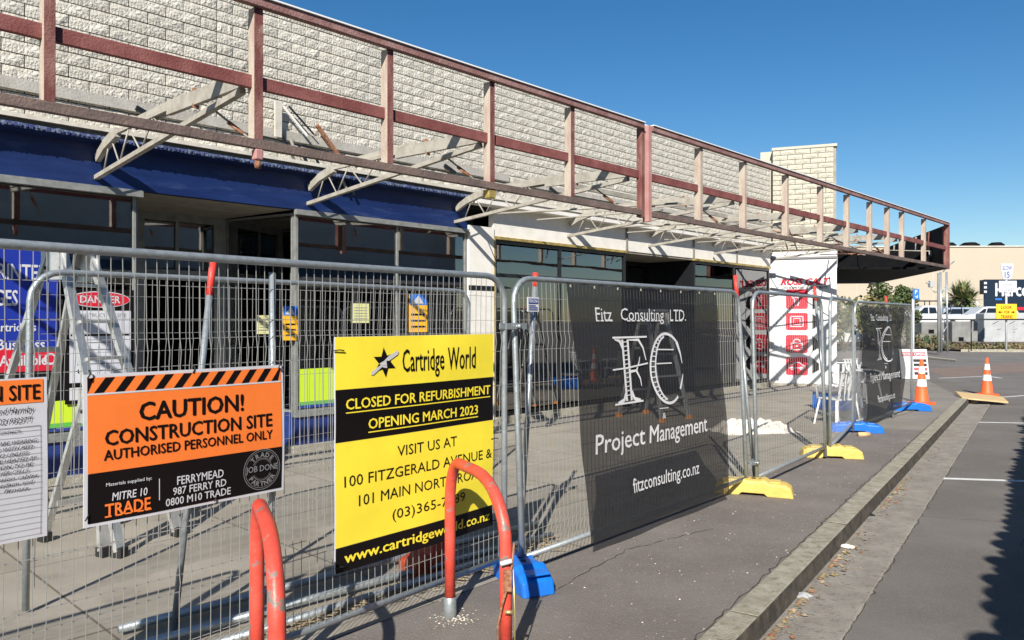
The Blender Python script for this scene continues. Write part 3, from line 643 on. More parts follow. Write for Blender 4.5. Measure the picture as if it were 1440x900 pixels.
# return of the canopy round the corner: black soffit, fascia and bulkhead
def cl(p): q = Vector((p[0]-CO[0], p[1]-CO[1])); return (q.dot(Dv), q.dot(Nv))
P1, P2, P3, P4 = (8.33, 19.62), (11.12, 19.66), (12.95, 27.3), (8.9, 28.0)
MB().slab([cl(P1), cl(P2), cl(P3), cl(P4)], 3.0, 3.05, M['black_clad']).build('black_soffit', can)
b = MB(); a0, a1 = Vector((*cl(P2), 0)), Vector((*cl(P3), 0)); b.bar(a0+Vector((0,0,3.59)), a1+Vector((0,0,3.59)), .05, 1.08, M['black_clad']); b.build('return_fascia', can)
b = MB()
for k in range(7): p = a0.lerp(a1, .02+.16*k); b.box(p.x-.09, p.x-.035, p.y-.03, p.y+.03, 3.06, 4.1, M['post_red'] if k < 2 else M['truss'])
b.build('return_posts', can)
b = MB(); b0, b1 = Vector((*cl(P1), 3.28)), Vector((*cl((11.0, 20.3)), 3.28)); b.bar(b0, b1, .04, .46, M['black_clad']); b.build('black_bulkhead', can)
b = MB()
for k in range(5):
    p = Vector((*cl(P4), 3.55)).lerp(Vector((*cl(P1), 3.55)), k/5+.05); q = Vector((*cl(P3), 3.5)).lerp(Vector((*cl(P2), 3.5)), k/5+.05); b.bar(p, q, .05, .16, M['truss'])
b.build('return_joists', can)
b = MB(); p = cl((12.75, 26.9)); b.lathe([(0, -.08), (.10, -.06), (.12, .0)], M['white_pure'], 14, (p[0]-.4, p[1], 3.0)); b.build('soffit_lamp', can)

# ------------------------------------------------------------------ temporary fence panels
def fence(label, ox, oy, ex, ey, lean=0, cat='fence panel', h=2.0, midpost=True, round_r=.17, zb=.13, grp='temporary mesh fence panels round the shopfront', drop=0):
    ln = math.hypot(ex-ox, ey-oy); rz = math.atan2(ey-oy, ex-ox)
    o = thing('temporary_fence', label, cat, (ox, oy, 0), rz, grp); o.rotation_euler = (-lean, 0, rz)
    r = .0195; g = M['galv']
    pts = [(0, 0, .03), (0, 0, 1.0), (0, 0, h-round_r-r)] + [(round_r-round_r*math.cos(R(a)), 0, h-round_r-r+round_r*math.sin(R(a))) for a in (18, 36, 54, 72, 90)]
    pts2 = [(ln-x, y, z) for x, y, z in reversed(pts)]
    MB().tube(pts+[(ln*.5, 0, h-r+.004*random.uniform(-1,1))]+pts2, r, g, 10).build('tube_frame', o)
    if lean >= 0: MB().tube([(0, 0, zb+.02), (ln, 0, zb+.02)], r*.95, g, 10).build('bottom_rail', o)
    if midpost: MB().tube([(ln*.515, .03, zb), (ln*.515, .03, h-.07)], .017, g, 10).build('middle_post', o)
    # welded wires, kinked at the folded ribs
    mb = MB(); rw = .0019 if oy < 6 else .0015; n = int(ln/(.047 if ln > 2.6 else .075))
    zs = [zb+.02, .52, .56, .60, .98, 1.02, 1.06, 1.50, 1.56, 1.62, h-.04]; ys = [0, 0, -.008, 0, 0, -.008, 0, 0, -.009, 0, 0]
    rnd = random.Random(int(ox*100)+7); bow = [rnd.uniform(-.01, .01) for _ in range(4)]
    for i in range(1, n):
        x = ln*i/n; ph = rnd.uniform(-.0035, .0035)
        top = h-.02 if round_r < x < ln-round_r else h-.08
        vs = []; fs = []
        for j, (z, y) in enumerate(zip(zs, ys)):
            z = min(z, top); xx = x+ph*math.sin(z*3+i)+rnd.uniform(-.0012, .0012); y += .012*math.sin(x*2.1+z*2)
            for k in range(4): a = R(45+90*k); vs.append((xx+rw*math.cos(a), y+rw*math.sin(a), z))
        for j in range(len(zs)-1):
            for k in range(4): k2 = (k+1) % 4; fs.append((j*4+k, j*4+k2, j*4+4+k2, j*4+4+k))
        mb.add(vs, fs, M['wire'])
    for z in (.30, .52, .60, .80, .98, 1.06, 1.28, 1.50, 1.62, 1.70, 1.85):
        y0 = .004
        pts = [(ln*k/8, y0+.012*math.sin(ln*k/8*2.1+z*2), z+rnd.uniform(-.004, .004)) for k in range(9)]
        vs = []; fs = []
        for p in pts:
            for k in range(4): a = R(45+90*k); vs.append((p[0], p[1]+rw*math.cos(a), p[2]+rw*math.sin(a)))
        for j in range(8):
            for k in range(4): k2 = (k+1) % 4; fs.append((j*4+k, j*4+4+k, j*4+4+k2, j*4+k2))
        mb.add(vs, fs, M['wire'])
    mb.build('wire_mesh', o, kind='stuff')
    return o, rz, ln
F1 = fence('nearest fence panel carrying the orange and yellow signs', -2.29, 2.31, -.05, 5.0)
F2 = fence('fence panel carrying the large black FC banner', .07, 5.0, 2.30, 7.52, lean=R(2.5), midpost=False)
F3 = fence('bare fence panel between the large banner and the first yellow plastic foot pair', 2.42, 7.58, 3.83, 9.38, lean=R(1.5), midpost=False)
F4 = fence('bare short fence panel in front of the white plastic chairs', 3.90, 9.42, 5.13, 11.55, lean=0, midpost=False)
F5 = fence('farthest fence panel carrying the small crumpled FC banner', 5.22, 11.7, 7.45, 14.32, midpost=False)
F7 = fence('inner fence panel standing behind the orange and yellow signs', -2.80, 4.42, -.47, 7.5, lean=R(-2), midpost=False)
F0 = fence('fence panel at the left picture edge behind the white site notice', -4.56, -.42, -2.33, 2.27, midpost=False)
# clips
for i, (x, y, z, lab) in enumerate(((0.01, 5.0, 1.66, 'grey coupler clip joining the near panel and the banner panel'), (2.37, 7.56, .3, 'grey coupler clip low at the far end of the large banner panel'), (5.17, 11.63, 1.55, 'grey coupler clip between the bare panel and the crumpled banner'))):
    o = thing('pipe_coupler', lab, 'clip', (x, y, z), R(48), 'couplers joining the fence panels')
    b = MB(); b.box(-.10, .10, -.03, -.02, -.02, .02, M['galv']); b.box(-.10, .10, .025, .035, -.02, .02, M['galv']); b.tube([(.0, -.05, 0), (0, .06, 0)], .008, M['galv'], 8); b.build('strap', o)
    MB().lathe([(0, -.012), (.016, -.012), (.016, .012), (0, .012)], M['galv'], 6).build('nut', o).location = (0, -.05, 0)
# plastic feet
def foot(label, m, x, y, rz, L=.66):
    o = thing('ballast_block', label, 'fence foot', (x, y, 0.004), rz, 'plastic feet under the fence panels')
    h = L/2
    prof = [(-h, 0), (-h+.02, .09), (-h+.07, .125), (-.15, .135), (-.10, .165), (-.05, .15), (.05, .15), (.10, .165), (.15, .135), (h-.07, .125), (h-.02, .09), (h, 0), (.14, 0), (.11, .03), (-.11, .03), (-.14, 0)]
    b = MB(); n = len(prof); vs = []; fs = []
    rows = [(-.112, .93, .86), (-.10, 1, .96), (-.06, 1, 1.0), (.06, 1, 1.0), (.10, 1, .96), (.112, .93, .86)]
    for yy, sx, sz in rows: vs += [(px_*sx, yy, pz_*sz) for px_, pz_ in prof]
    for j in range(len(rows)-1):
        for i in range(n): i2 = (i+1) % n; fs.append((j*n+i, j*n+i2, (j+1)*n+i2, (j+1)*n+i))
    fs += [tuple(range(n)), tuple(range((len(rows)-1)*n, len(rows)*n))[::-1]]
    b.add(vs, fs, m); b.build('block', o, bevel=.012)
    b = MB()
    for px_ in (-.2, .2): b.box(px_-.05, px_+.05, -.07, .07, .128, .142, m)
    b.build('rib', o, bevel=.004)
    b = MB()
    for px_ in (-.075, 0, .075): b.lathe([(0, 0), (.022, 0), (.022, .004), (0, .004)], M['rubber'], 12, (px_, 0, .151))
    b.build('post_hole', o)
    return o
pr = R(-45)
foot('bright blue plastic foot at the near end of the large banner panel', M['blue_plastic'], .07, 4.93, R(-66), .50)
foot('yellow plastic foot nearest the camera at the end of the large banner', M['yellow_plastic'], 2.36, 7.50, R(-22), .74)
foot('yellow plastic foot farther along between the two bare panels', M['yellow_plastic'], 3.95, 9.5, R(-12), .72)
foot('blue plastic foot with a wooden chock under the start of the crumpled banner panel', M['blue_plastic'], 5.22, 11.65, R(-15), .76)
foot('blue plastic foot beside the traffic cone at the fence corner', M['blue_plastic'], 7.45, 14.4, R(-5), .74)
foot('blue plastic foot out of sight under the near fence panel at left', M['blue_plastic'], -2.31, 2.29, R(-40))
tag(MB().tube([(5.05, 11.2, .03), (5.22, 11.22, .03)], .035, M['timber'], 8).build('wooden_chock'), 'short wooden chock lying against the blue plastic foot', 'wood offcut')
# red tipped props leaning behind the fence
def prop(label, base, top, tip=.16):
    a = Vector(base); b_ = Vector(top); o = thing('steel_stake', label, 'stake', base, 0, 'red tipped steel stakes behind the fence'); v = b_-a
    MB().tube([(0,0,0), v*(1-tip/v.length)], .019, M['galv'], 8).build('shaft', o); MB().tube([v*(1-tip/v.length), v], .021, M['red_tip'], 8).build('red_end', o)
prop('leaning red-tipped steel stake above the orange sign', (-1.83, 4.15, 0), (-1.72, 4.42, 2.04), .2)
prop('thin red-tipped stake behind the left edge of the banner panel', (.05, 5.35, 0), (.17, 5.55, 2.04), .1)
prop('red-tipped stake at the far end of the large banner', (2.46, 7.75, 0), (2.30, 7.92, 2.16), .25)
prop('red-tipped stake between the two yellow plastic feet panels in front of the red-lettered wall', (3.95, 9.55, 0), (3.80, 9.65, 2.12), .18)
prop('short red-tipped stake above the crumpled banner', (6.6, 13.3, 0), (6.62, 13.6, 2.12), .14)

# ------------------------------------------------------------------ signs on the near fence
def on_fence(F, u, z, off=-.03):
    o, rz, ln = F; p = o.matrix_basis
    return (o.location.x+math.cos(rz)*u+math.sin(rz)*(-off)*1.0, o.location.y+math.sin(rz)*u-math.cos(rz)*(-off), z), rz
F1L = F1[2]
def upos(px, F):      # photo column -> distance along a fence's foot line
    ox, oy = F[0].location.x, F[0].location.y; c, s = math.cos(F[1]), math.sin(F[1]); r = (px-720)/1080
    return (r*oy-ox)/(c-r*s)
def sign(name, label, F, pxl, w_, z0, h, m, edge, cat='sign'):
    loc, rz = on_fence(F, upos(pxl, F), z0); o = thing(name, label, cat, loc, rz)
    MB().box(0, w_, 0, .005, 0, h, edge).build('board', o); return o
# orange caution sign
o = sign('caution_sign', 'orange caution construction site sign with striped top edge', F1, 113, .90, .885, .60, M['sgn_orange'], M['sgn_white'])
t = MB(); Wd, H = .90, .60; y = -.002
def V(v): return H*(1-v)
rect(t, .014, Wd-.014, V(.65), V(.022), y, M['sgn_orange']); rect(t, .014, Wd-.014, V(.978), V(.652), y, M['sgn_black'])
rect(t, .014, Wd-.014, V(.137), V(.125), y*1.6, M['sgn_white'])
for k in range(12):
    a = -.012+k*.0795; lo_, hi_ = V(.125), V(.024); x0 = a-.03; x1 = a+.015; wd = .036
    def cl_(v): return min(max(v, .014), Wd-.014)
    poly(t, [(cl_(x0), lo_), (cl_(x0+wd), lo_), (cl_(x1+wd), hi_), (cl_(x1), hi_)], y*1.6, M['sgn_black'])
t.build('printed_face', o)
t = MB(); k = M['sgn_black']; y = -.0045
put_text(t, 'CAUTION!', .235*Wd, .76*Wd, V(.335), V(.205), y, k, .035)
put_text(t, 'CONSTRUCTION SITE', .085*Wd, .925*Wd, V(.478), V(.375), y, k, .03)
put_text(t, 'AUTHORISED PERSONNEL ONLY', .08*Wd, .925*Wd, V(.575), V(.505), y, k, .02)
wt = M['sgn_white']
put_text(t, 'Materials supplied by:', .09*Wd, .29*Wd, V(.755), V(.725), y, wt, .01)
put_text(t, 'MITRE 10', .115*Wd, .27*Wd, V(.85), V(.795), y, wt, .02, .12)
put_text(t, 'TRADE', .085*Wd, .285*Wd, V(.95), V(.865), y, M['sgn_orange'], .035)
for x in (.085, .13, .17, .225, .26): rect(t, x*Wd, (x+.028)*Wd, V(.955), V(.945), y, M['sgn_orange'])
rect(t, .323*Wd, .327*Wd, V(.90), V(.75), y, wt)
put_text(t, 'FERRYMEAD', .41*Wd, .65*Wd, V(.815), V(.755), y, wt, .02)
put_text(t, '987 FERRY RD', .39*Wd, .665*Wd, V(.885), V(.83), y, wt, .02)
put_text(t, '0800 M10 TRADE', .355*Wd, .69*Wd, V(.955), V(.90), y, wt, .02)
gx, gz = .865*Wd, V(.805); gm = M['sgn_grey']
for r0, r1 in ((.093, .096), (.085, .087), (.050, .0525), (.045, .046)):
    if r0 > .08: ring(t, gx, gz, r0, r1, y, gm)
    else: ring(t, gx, gz, r0, r1, y, gm, 28, 152); ring(t, gx, gz, r0, r1, y, gm, 208, 332)
put_text(t, 'JOB DONE', gx-.085, gx+.085, gz-.018, gz+.020, y*1.2, gm, .03)
def arc_text(t, s, cx_, cz_, r, a0, a1, h, y, m, flip=False):
    for i, ch in enumerate(s):
        a = R(a0+(a1-a0)*i/(len(s)-1)); vs, fs = text_verts(ch, .03); ax = min(v[0] for v in vs); bx = max(v[0] for v in vs); sc = h/.7
        out = []
        for v in vs:
            lx = (v[0]-(ax+bx)/2)*sc; lz = (v[1]-.35)*sc; rot = a-math.pi/2 if not flip else a+math.pi/2
            out.append((cx_+r*math.cos(a)+lx*math.cos(rot)-lz*math.sin(rot), y, cz_+r*math.sin(a)+lx*math.sin(rot)+lz*math.cos(rot)))
        t.add(out, fs, m)
arc_text(t, 'TRADE', gx, gz, .068, 135, 45, .022, y*1.2, gm); arc_text(t, 'PARTNER', gx, gz, .068, 215, 325, .022, y*1.2, gm, True)
t.build('lettering', o)
b = MB()
for x, z in ((.02, .585), (.45, .585), (.875, .585), (.012, .03), (.55, .01)): b.tube([(x-.01, -.012, z), (x+.004, -.006, z+.02), (x+.012, .03, z+.03)], .003, M['rubber'], 6)
b.build('cable_tie', o)
# yellow cartridge sign
Wd, H = 1.225, 1.215
o = sign('refurbishment_sign', 'large yellow and black closed for refurbishment sign', F1, 466, Wd, .398, H, M['sgn_yellow'], M['sgn_white'])
t = MB(); y = -.002
for v0, v1, m in ((0, .225, 'sgn_yellow'), (.225, .448, 'sgn_black'), (.448, .893, 'sgn_yellow'), (.893, 1, 'sgn_black')): rect(t, .003, Wd-.002, V(v1)+.001, V(v0)-.001, y, M[m])
t.build('printed_face', o)
t = MB(); y = -.0045; k = M['sgn_black']; ye = M['sgn_yellow']
sx, sz = .262*Wd, V(.118); pts = []
for i in range(12):
    a = R(90+30*i+6); r = .082 if i % 2 == 0 else .040; pts.append((sx+r*math.cos(a)*1.02, sz+r*math.sin(a)))
for i in range(12): poly(t, [(sx, sz), pts[i], pts[(i+1) % 12]], y, k)
si = M['sgn_silver']
d = Vector((.105, .052)).normalized(); nn = Vector((-d.y, d.x))
def pp(a, b): q = Vector((sx, sz))+d*a+nn*b; return (q.x, q.y)
poly(t, [pp(.0, .012), pp(.03, -.006), pp(.10, -.004), pp(.112, .008), pp(.10, .018), pp(.04, .020)], y*1.5, si)
poly(t, [pp(-.115, -.010), pp(-.10, -.022), pp(-.03, -.012), pp(0, -.035), pp(.015, .01), pp(-.04, .014), pp(-.03, .002), pp(-.10, .0)], y*1.5, si)
poly(t, [pp(-.105, -.012), pp(-.02, -.004), pp(.0, -.02), pp(.005, .0)], y*1.8, M['sgn_white'])
def tall(s, x0, x1, v0, v1): put_text(t, s, x0*Wd, x1*Wd, V(v1), V(v0), y, k, .012)
tall('Cartridge', .365, .63, .062, .200); tall('World', .655, .855, .062, .172)
for s, x0, x1, v0, v1, m, bd, ul in (('CLOSED FOR REFURBISHMENT', .052, .975, .265, .312, ye, .025, .325), ('OPENING MARCH 2023', .172, .88, .360, .407, ye, .025, .420), ('VISIT US AT', .335, .725, .500, .548, k, .004, 0), ('100 FITZGERALD AVENUE &', .045, .985, .594, .642, k, .004, 0),
                                     ('101 MAIN NORTH ROAD', .12, .93, .686, .734, k, .004, 0), ('(03)365-7789', .31, .785, .785, .845, k, .004, 0), ('www.cartridgeworld.co.nz', .045, .975, .918, .980, ye, .03, 0)):
    put_text(t, s, x0*Wd, x1*Wd, V(v1), V(v0), y, m, bd)
    if ul: rect(t, x0*Wd, x1*Wd, V(ul)-.003, V(ul)+.003, y, m)
t.build('lettering', o)
b = MB()
for x, z in ((.0, H-.07), (Wd-.01, .55), (Wd-.02, .03), (.01, .03)): b.tube([(x-.012, -.004, z), (x+.02, -.012, z+.004), (x+.05, -.010, z-.002)], .0035, M['rubber'], 6)
b.build('cable_tie', o)
# white hand-written site notice
Wd, H = .90, .60
Z = 2.0
o = sign('site_notice', 'white handwritten site notice with orange heading at the left edge', F1, -640, Wd, .90, H, M['sgn_white'], M['sgn_white'])
u0 = upos(62, F1)-Wd; loc, rz = on_fence(F1, u0, .885); o.location = loc
t = MB(); y = -.002; rect(t, .01, Wd-.014, V(.155), V(.01), y, M['sgn_orange'])
for i in range(19): rect(t, .012, Wd-.02, V(.975-.036*i)-.0006, V(.975-.036*i)+.0006, y, M['sgn_grey'])
rect(t, Wd-.024, Wd-.0225, V(.98), V(.30), y, M['sgn_grey'])
rect(t, .012, Wd-.024, V(.30)-.0012, V(.30)+.0006, y*1.5, M['sgn_black'])
t.build('printed_face', o)
t = MB(); y = -.0045
put_text(t, 'CONSTRUCTION SITE', Wd-.60, Wd-.025, V(.135), V(.04), y, M['sgn_black'], .012)
rnd = random.Random(3)
def scribble(x, v, h=.013, n=3):
    for _ in range(n):
        px_, L_ = x, rnd.uniform(.02, .07); pts = []
        while px_ < x+L_: pts.append((px_, V(v)+rnd.uniform(-.1, 1)*h)); px_ += rnd.uniform(.003, .006)
        stroke(t, pts, .0016, y, M['sgn_black']); x += L_+.012
        if x > Wd-.09: return
put_text(t, 'and Harmby', Wd-.17, Wd-.045, V(.225), V(.175), y, M['sgn_black'], 0, .3)
put_text(t, '0219323TT', Wd-.16, Wd-.05, V(.275), V(.24), y, M['sgn_black'], 0, .2)
put_text(t, 'CONTRACTS', Wd-.16, Wd-.09, V(.335), V(.315), y, M['sgn_black'])
for i, s in enumerate(('what you are wearing', 'is flagged with red', 'lights not to unless', 'back to be heated by', 'if position to be', 'with other cells', 'and extension cables', 'do cleared medium and', 'fitness')):
    rr = .015*(i % 3); L_ = .0115*len(s); put_text(t, s.upper() if i < 6 else s, Wd-.035-rr-L_, Wd-.035-rr, V(.40+.036*i), V(.378+.036*i), y, M['sgn_black'], 0, .3)
t.build('lettering', o)

def bow(o, w_, h, amp, seed):
    for ch in o.children:
        if ch.name.startswith('cable_tie'): continue
        bm = bmesh.new(); bm.from_mesh(ch.data)
        for _ in range(4):
            es = [e for e in bm.edges if e.calc_length() > .09]
            if not es: break
            bmesh.ops.subdivide_edges(bm, edges=es, cuts=1, use_grid_fill=True)
        bmesh.ops.triangulate(bm, faces=[f for f in bm.faces if len(f.verts) > 4])
        for v in bm.verts: v.co.y -= amp*math.sin(math.pi*min(max(v.co.x/w_, 0), 1))*.6+amp*.9*noise.noise((v.co.x*2.3, seed, v.co.z*2.3))
        bm.to_mesh(ch.data); bm.free()
for o_ in bpy.data.objects:
    if o_.name == 'caution_sign': bow(o_, .9, .6, .010, 1)
    if o_.name == 'refurbishment_sign': bow(o_, 1.225, 1.215, .014, 2)
    if o_.name == 'site_notice': bow(o_, .9, .6, .012, 3)

# ------------------------------------------------------------------ shade-cloth banners
def banner(label, F, u0, u1, z0, z1, skew, amp, du=0, slack=0, crease=.014):
    ln = F[2]; loc = F[0].location; o = thing('fence_banner', label, 'banner', loc, F[1], 'black shade cloth banners tied to the fence'); o.rotation_euler = F[0].rotation_euler
    def surf(u, z):
        f = (z1-z)/(z1-z0)
        y = -.05-amp*(.5+.5*math.sin(u*7+z*2.2))*.5-amp*.35*math.sin(z*5+u*1.7)-slack*math.sin(math.pi*min(max(f, 0), 1))*noise.noise((u*2, z*1.6, 4.2))
        y -= .02+crease*(noise.ridged_multi_fractal(Vector((u*.9+z*.5, z*.7-u*.25, slack*9)), 1.0, 2.1, 3, 1.0, 2.0)-1.0)*.55
        pinch = 0.5*slack*math.sin(z*2.6)
        mid = (u0+u1)/2
        return (u+skew*f*1.0-(u-mid)*pinch, y, z)
    n, k = 90, 70; vs = []; fs = []
    for j in range(k+1):
        for i in range(n+1):
            u = u0+(u1-u0)*i/n; zt = z1-(z1-z0)*j/k
            zz = zt-.014*math.sin(math.pi*((i % 9)/9))*(1-j/k)
            vs.append(surf(u, zz))
    for j in range(k):
        for i in range(n): a = j*(n+1)+i; fs.append((a, a+1, a+n+2, a+n+1))
    MB().add(vs, fs, M['banner'], True) if 0 else None
    b = MB(); b.add(vs, fs, M['banner'], True); b.build('cloth', o)
    m = M['banner_white']; t = MB()
    def wp(p): q = surf(p[0]-skew*(z1-p[2])/(z1-z0)+du, p[2]); return (q[0], q[1]-.011+p[1], q[2])
    def T(s, x0, x1, a, b_, bold=0, space=1.0): put_text(t, s, x0, x1, a, b_, 0, m, bold, 0, space, wp)
    T('Fitz', .815, 1.04, 1.69, 1.79, .0); T('Consulting', 1.16, 1.79, 1.665, 1.79, .0); T('LTD.', 1.89, 2.13, 1.69, 1.785, .0)
    def sp(pts): t.add([wp((a, 0, c)) for a, c in pts], [tuple(range(len(pts)))], m)
    for x in (.815, .875, .94, 1.0, 1.24, 1.30, 1.37, 1.44, 1.51, 1.58, 1.64, 1.70, 1.89, 1.97, 2.03): sp([(x, 1.688), (x+.045, 1.688), (x+.045, 1.697), (x, 1.697)])
    def st(pts, w0, w1=None):
        w1 = w1 or w0; n_ = len(pts)
        for i in range(n_-1):
            a = Vector(pts[i]); b_ = Vector(pts[i+1]); dd = (b_-a).normalized(); nn_ = Vector((-dd.y, dd.x))
            wa = w0+(w1-w0)*i/(n_-1); wb_ = w0+(w1-w0)*(i+1)/(n_-1); a2 = a-dd*wa*.15
            q = [a2+nn_*wa/2, a2-nn_*wa/2, b_-nn_*wb_/2, b_+nn_*wb_/2]; sp([(v.x, v.y) for v in q])
    # engraved serif F and C with crossbar ticks
    st([(1.02, 1.565), (1.50, 1.565)], .014); st([(1.16, 1.55), (1.17, 1.08)], .028); st([(1.235, 1.55), (1.24, 1.08)], .026)
    for i in range(13): st([(1.165, 1.12+i*.034), (1.24, 1.125+i*.034)], .007)
    st([(1.00, 1.065), (1.40, 1.065)], .014); st([(1.05, 1.07), (1.13, 1.09), (1.16, 1.14)], .028); st([(1.36, 1.07), (1.28, 1.09), (1.245, 1.15)], .028); st([(1.05, 1.56), (1.12, 1.54), (1.16, 1.48)], .028)
    st([(1.24, 1.555), (1.38, 1.545), (1.44, 1.48), (1.475, 1.38)], .03, .01); st([(1.24, 1.30), (1.34, 1.305), (1.38, 1.37), (1.39, 1.41)], .022, .008); st([(1.34, 1.30), (1.385, 1.24), (1.395, 1.18)], .022, .008)
    st([(.99, 1.325), (1.19, 1.33), (1.50, 1.355)], .012, .012)
    arc = [(1.80+.27*math.cos(R(a)), 1.30+.285*math.sin(R(a))) for a in range(50, 304, 9)]
    st(arc, .022); st([(1.815+.215*math.cos(R(a)), 1.30+.265*math.sin(R(a))) for a in range(100, 262, 9)], .018)
    for a in range(112, 252, 9): st([(1.80+.262*math.cos(R(a)), 1.30+.28*math.sin(R(a))), (1.815+.215*math.cos(R(a)), 1.30+.262*math.sin(R(a)))], .008)
    st([(1.80+.27*math.cos(R(48)), 1.51), (2.03, 1.42), (2.06, 1.33)], .035, .008); st([(2.0, 1.12), (2.05, 1.20), (2.065, 1.24)], .025, .006)
    st([(1.62, 1.46), (1.93, 1.45)], .010); st([(1.62, 1.345), (1.88, 1.34)], .010)
    st([(1.62, .985), (1.76, .98)], .006); T('&', 1.66, 1.71, .90, .945)
    T('Project', .76, 1.42, .675, .865, .012); T('Management', 1.48, 2.40, .675, .86, .012)
    T('fitzconsulting.co.nz', 1.22, 2.26, .335, .48, .006)
    t.build('lettering', o)
    b = MB()
    for i in range(8):
        p = surf(u0+.04+(u1-u0-.08)*i/7, z1-.03); b.lathe([(.006, -.003), (.014, 0), (.006, .003)], M['truss'], 8, (0,0,0)); k_ = 24
        vs_ = b.v[-24:]; b.v[-24:] = [(p[0]+v[0], p[1]-.006+v[2], p[2]+v[1]) for v in vs_]
    b.build('eyelet', o); return o
banner('large black FC project management banner with white lettering', F2, .49, 2.70, .11, 1.965, .16, .03, 0, .03, .018)
banner('small crumpled black FC project management banner farther down the fence', F5, .10, 2.45, .16, 1.93, .08, .05, -.30, .10)
o = sign('hire_notice', 'tiny white fence hire label near the first fence joint', F2, 737, .115, 1.755, .095, M['sgn_white'], M['sgn_white'], 'label')
t = MB(); rect(t, .008, .107, .052, .085, -.003, M['navy']); put_text(t, 'FENCING', .013, .102, .058, .08, -.0045, M['sgn_white'], .02)
for k in range(3): rect(t, .01, .1-.02*(k == 2), .010+.013*k, .016+.013*k, -.003, M['navy'])
t.build('lettering', o)
o = sign('hire_notice', 'tiny white label at the near corner of the crumpled banner panel', F5, 1199, .10, 1.62, .10, M['sgn_white'], M['sgn_white'], 'label')

# ------------------------------------------------------------------ orange bicycle hoops
def hoop(label, a, b_, h=.93):
    a = Vector(a); b_ = Vector(b_); v = b_-a; ln = v.length; rz = math.atan2(v.y, v.x); o = thing('bicycle_hoop', label, 'bike rack', (*a, .004), rz, 'orange red bicycle hoops')
    r = .031; c = .24; pts = [(0, 0, .11), (0, 0, h*.5)]
    for k in range(9): t_ = R(90*k/8); pts.append((c*.6-c*.6*math.cos(t_), 0, h-r-c+c*math.sin(t_)))
    for k in range(9): t_ = R(90*k/8); pts.append((ln-c*1.5+c*1.5*math.sin(t_), 0, h-r-c*1.25+c*1.25*math.cos(t_)-.0))
    pts += [(ln, 0, .4), (ln, 0, .11)]
    MB().tube(pts, r, M['orange_red'], 16).build('hoop_tube', o)
    for x in (0, ln): MB().lathe([(.034, 0), (.037, .004), (.0365, .112), (.033, .116)], M['galv'], 16, (x, 0, 0)).build('ground_sleeve', o)
    return o, ln
hoop('orange red bicycle hoop in front of the orange sign, nearest the camera', (-1.135, 3.42), (-.825, 2.70))
h2, hl = hoop('orange red bicycle hoop in front of the yellow sign, with a padlock on it', (-.354, 4.39), (-.03, 3.72))
h2x, h2y = -.03, 3.72
o = thing('cable_lock', 'rusty chain and brass padlock hanging on the bicycle hoop by the blue foot', 'lock', (h2x, h2y, .004), 0)
MB().tube([(.035*math.cos(a*.7)*1.15, -.045*abs(math.sin(a*.7))-.01, .62-.10*a) for a in range(0, 6)], .006, M['rust'], 8).build('chain', o)
b = MB(); b.box(-.015, .03, -.065, -.035, .40, .50, M['rust']); b.build('lock_body', o, bevel=.005)
b = MB(); b.tube([(-.025, -.05, .53), (.03, -.05, .545)], .012, M['sgn_white'], 8); b.tube([(-.005, -.05, .30), (.035, -.05, .30)], .010, M['brass'], 8); b.build('shackle', o)
MB().tube([(.036, -.03, .50), (.045, -.03, .25), (.04, -.03, .05)], .004, M['brass'], 6).build('cable', o)

# ------------------------------------------------------------------ cones, board, A-frame, chairs, sheet, ladders
def cone(label, x, y, z=0):
    o = thing('traffic_cone', label, 'traffic cone', (x, y, z), R(20), 'orange traffic cones')
    b = MB(); b.slab([(-.19,-.17),(-.17,-.19),(.17,-.19),(.19,-.17),(.19,.17),(.17,.19),(-.17,.19),(-.19,.17)], 0, .045, M['cone_orange']); b.build('base', o, bevel=.008)
    rad = lambda h: .135-(h-.045)*(.105/.86)
    segs = [(.045, .36, 'cone_orange'), (.36, .50, 'cone_white'), (.50, .62, 'cone_orange'), (.62, .76, 'cone_white'), (.76, .905, 'cone_orange')]
    b = MB(); b.lathe([(rad(.045)+.02, .045), (rad(.07), .07), (rad(.905), .905), (.018, .91), (.014, .88)], M['cone_orange'], 20); b.build('cone_body', o)
    for a, c, m in segs:
        if m == 'cone_white': MB().lathe([(rad(a)+.003, a), (rad(c)+.003, c)], M[m], 20).build('reflective_band', o)
    return o
cone('orange traffic cone on the footpath beside the blue plastic foot', *ground(1296, 568))
cone('orange traffic cone on the road behind the plywood board', *ground(1388, 556, 1.82), z=-.12)
x, y = ground(1376, 562, 1.75); o = thing('ramp_board', 'plywood board laid over the kerb end in front of the far cone', 'board', (x, y, 0), R(-14))
b = MB(); b.add([(-.46, -.45, .0), (.42, -.48, -.07), (.55, .22, -.02), (-.34, .42, .06), (-.46, -.45, .03), (.42, -.48, -.04), (.55, .22, .01), (-.34, .42, .09)], [(3,2,1,0),(4,5,6,7),(0,1,5,4),(1,2,6,5),(2,3,7,6),(3,0,4,7)], M['timber']); b.build('plywood_sheet', o, bevel=.004)
MB().box(-.25, -.1, -.3, .3, -.1, -.012, M['bark']).build('packer', o)
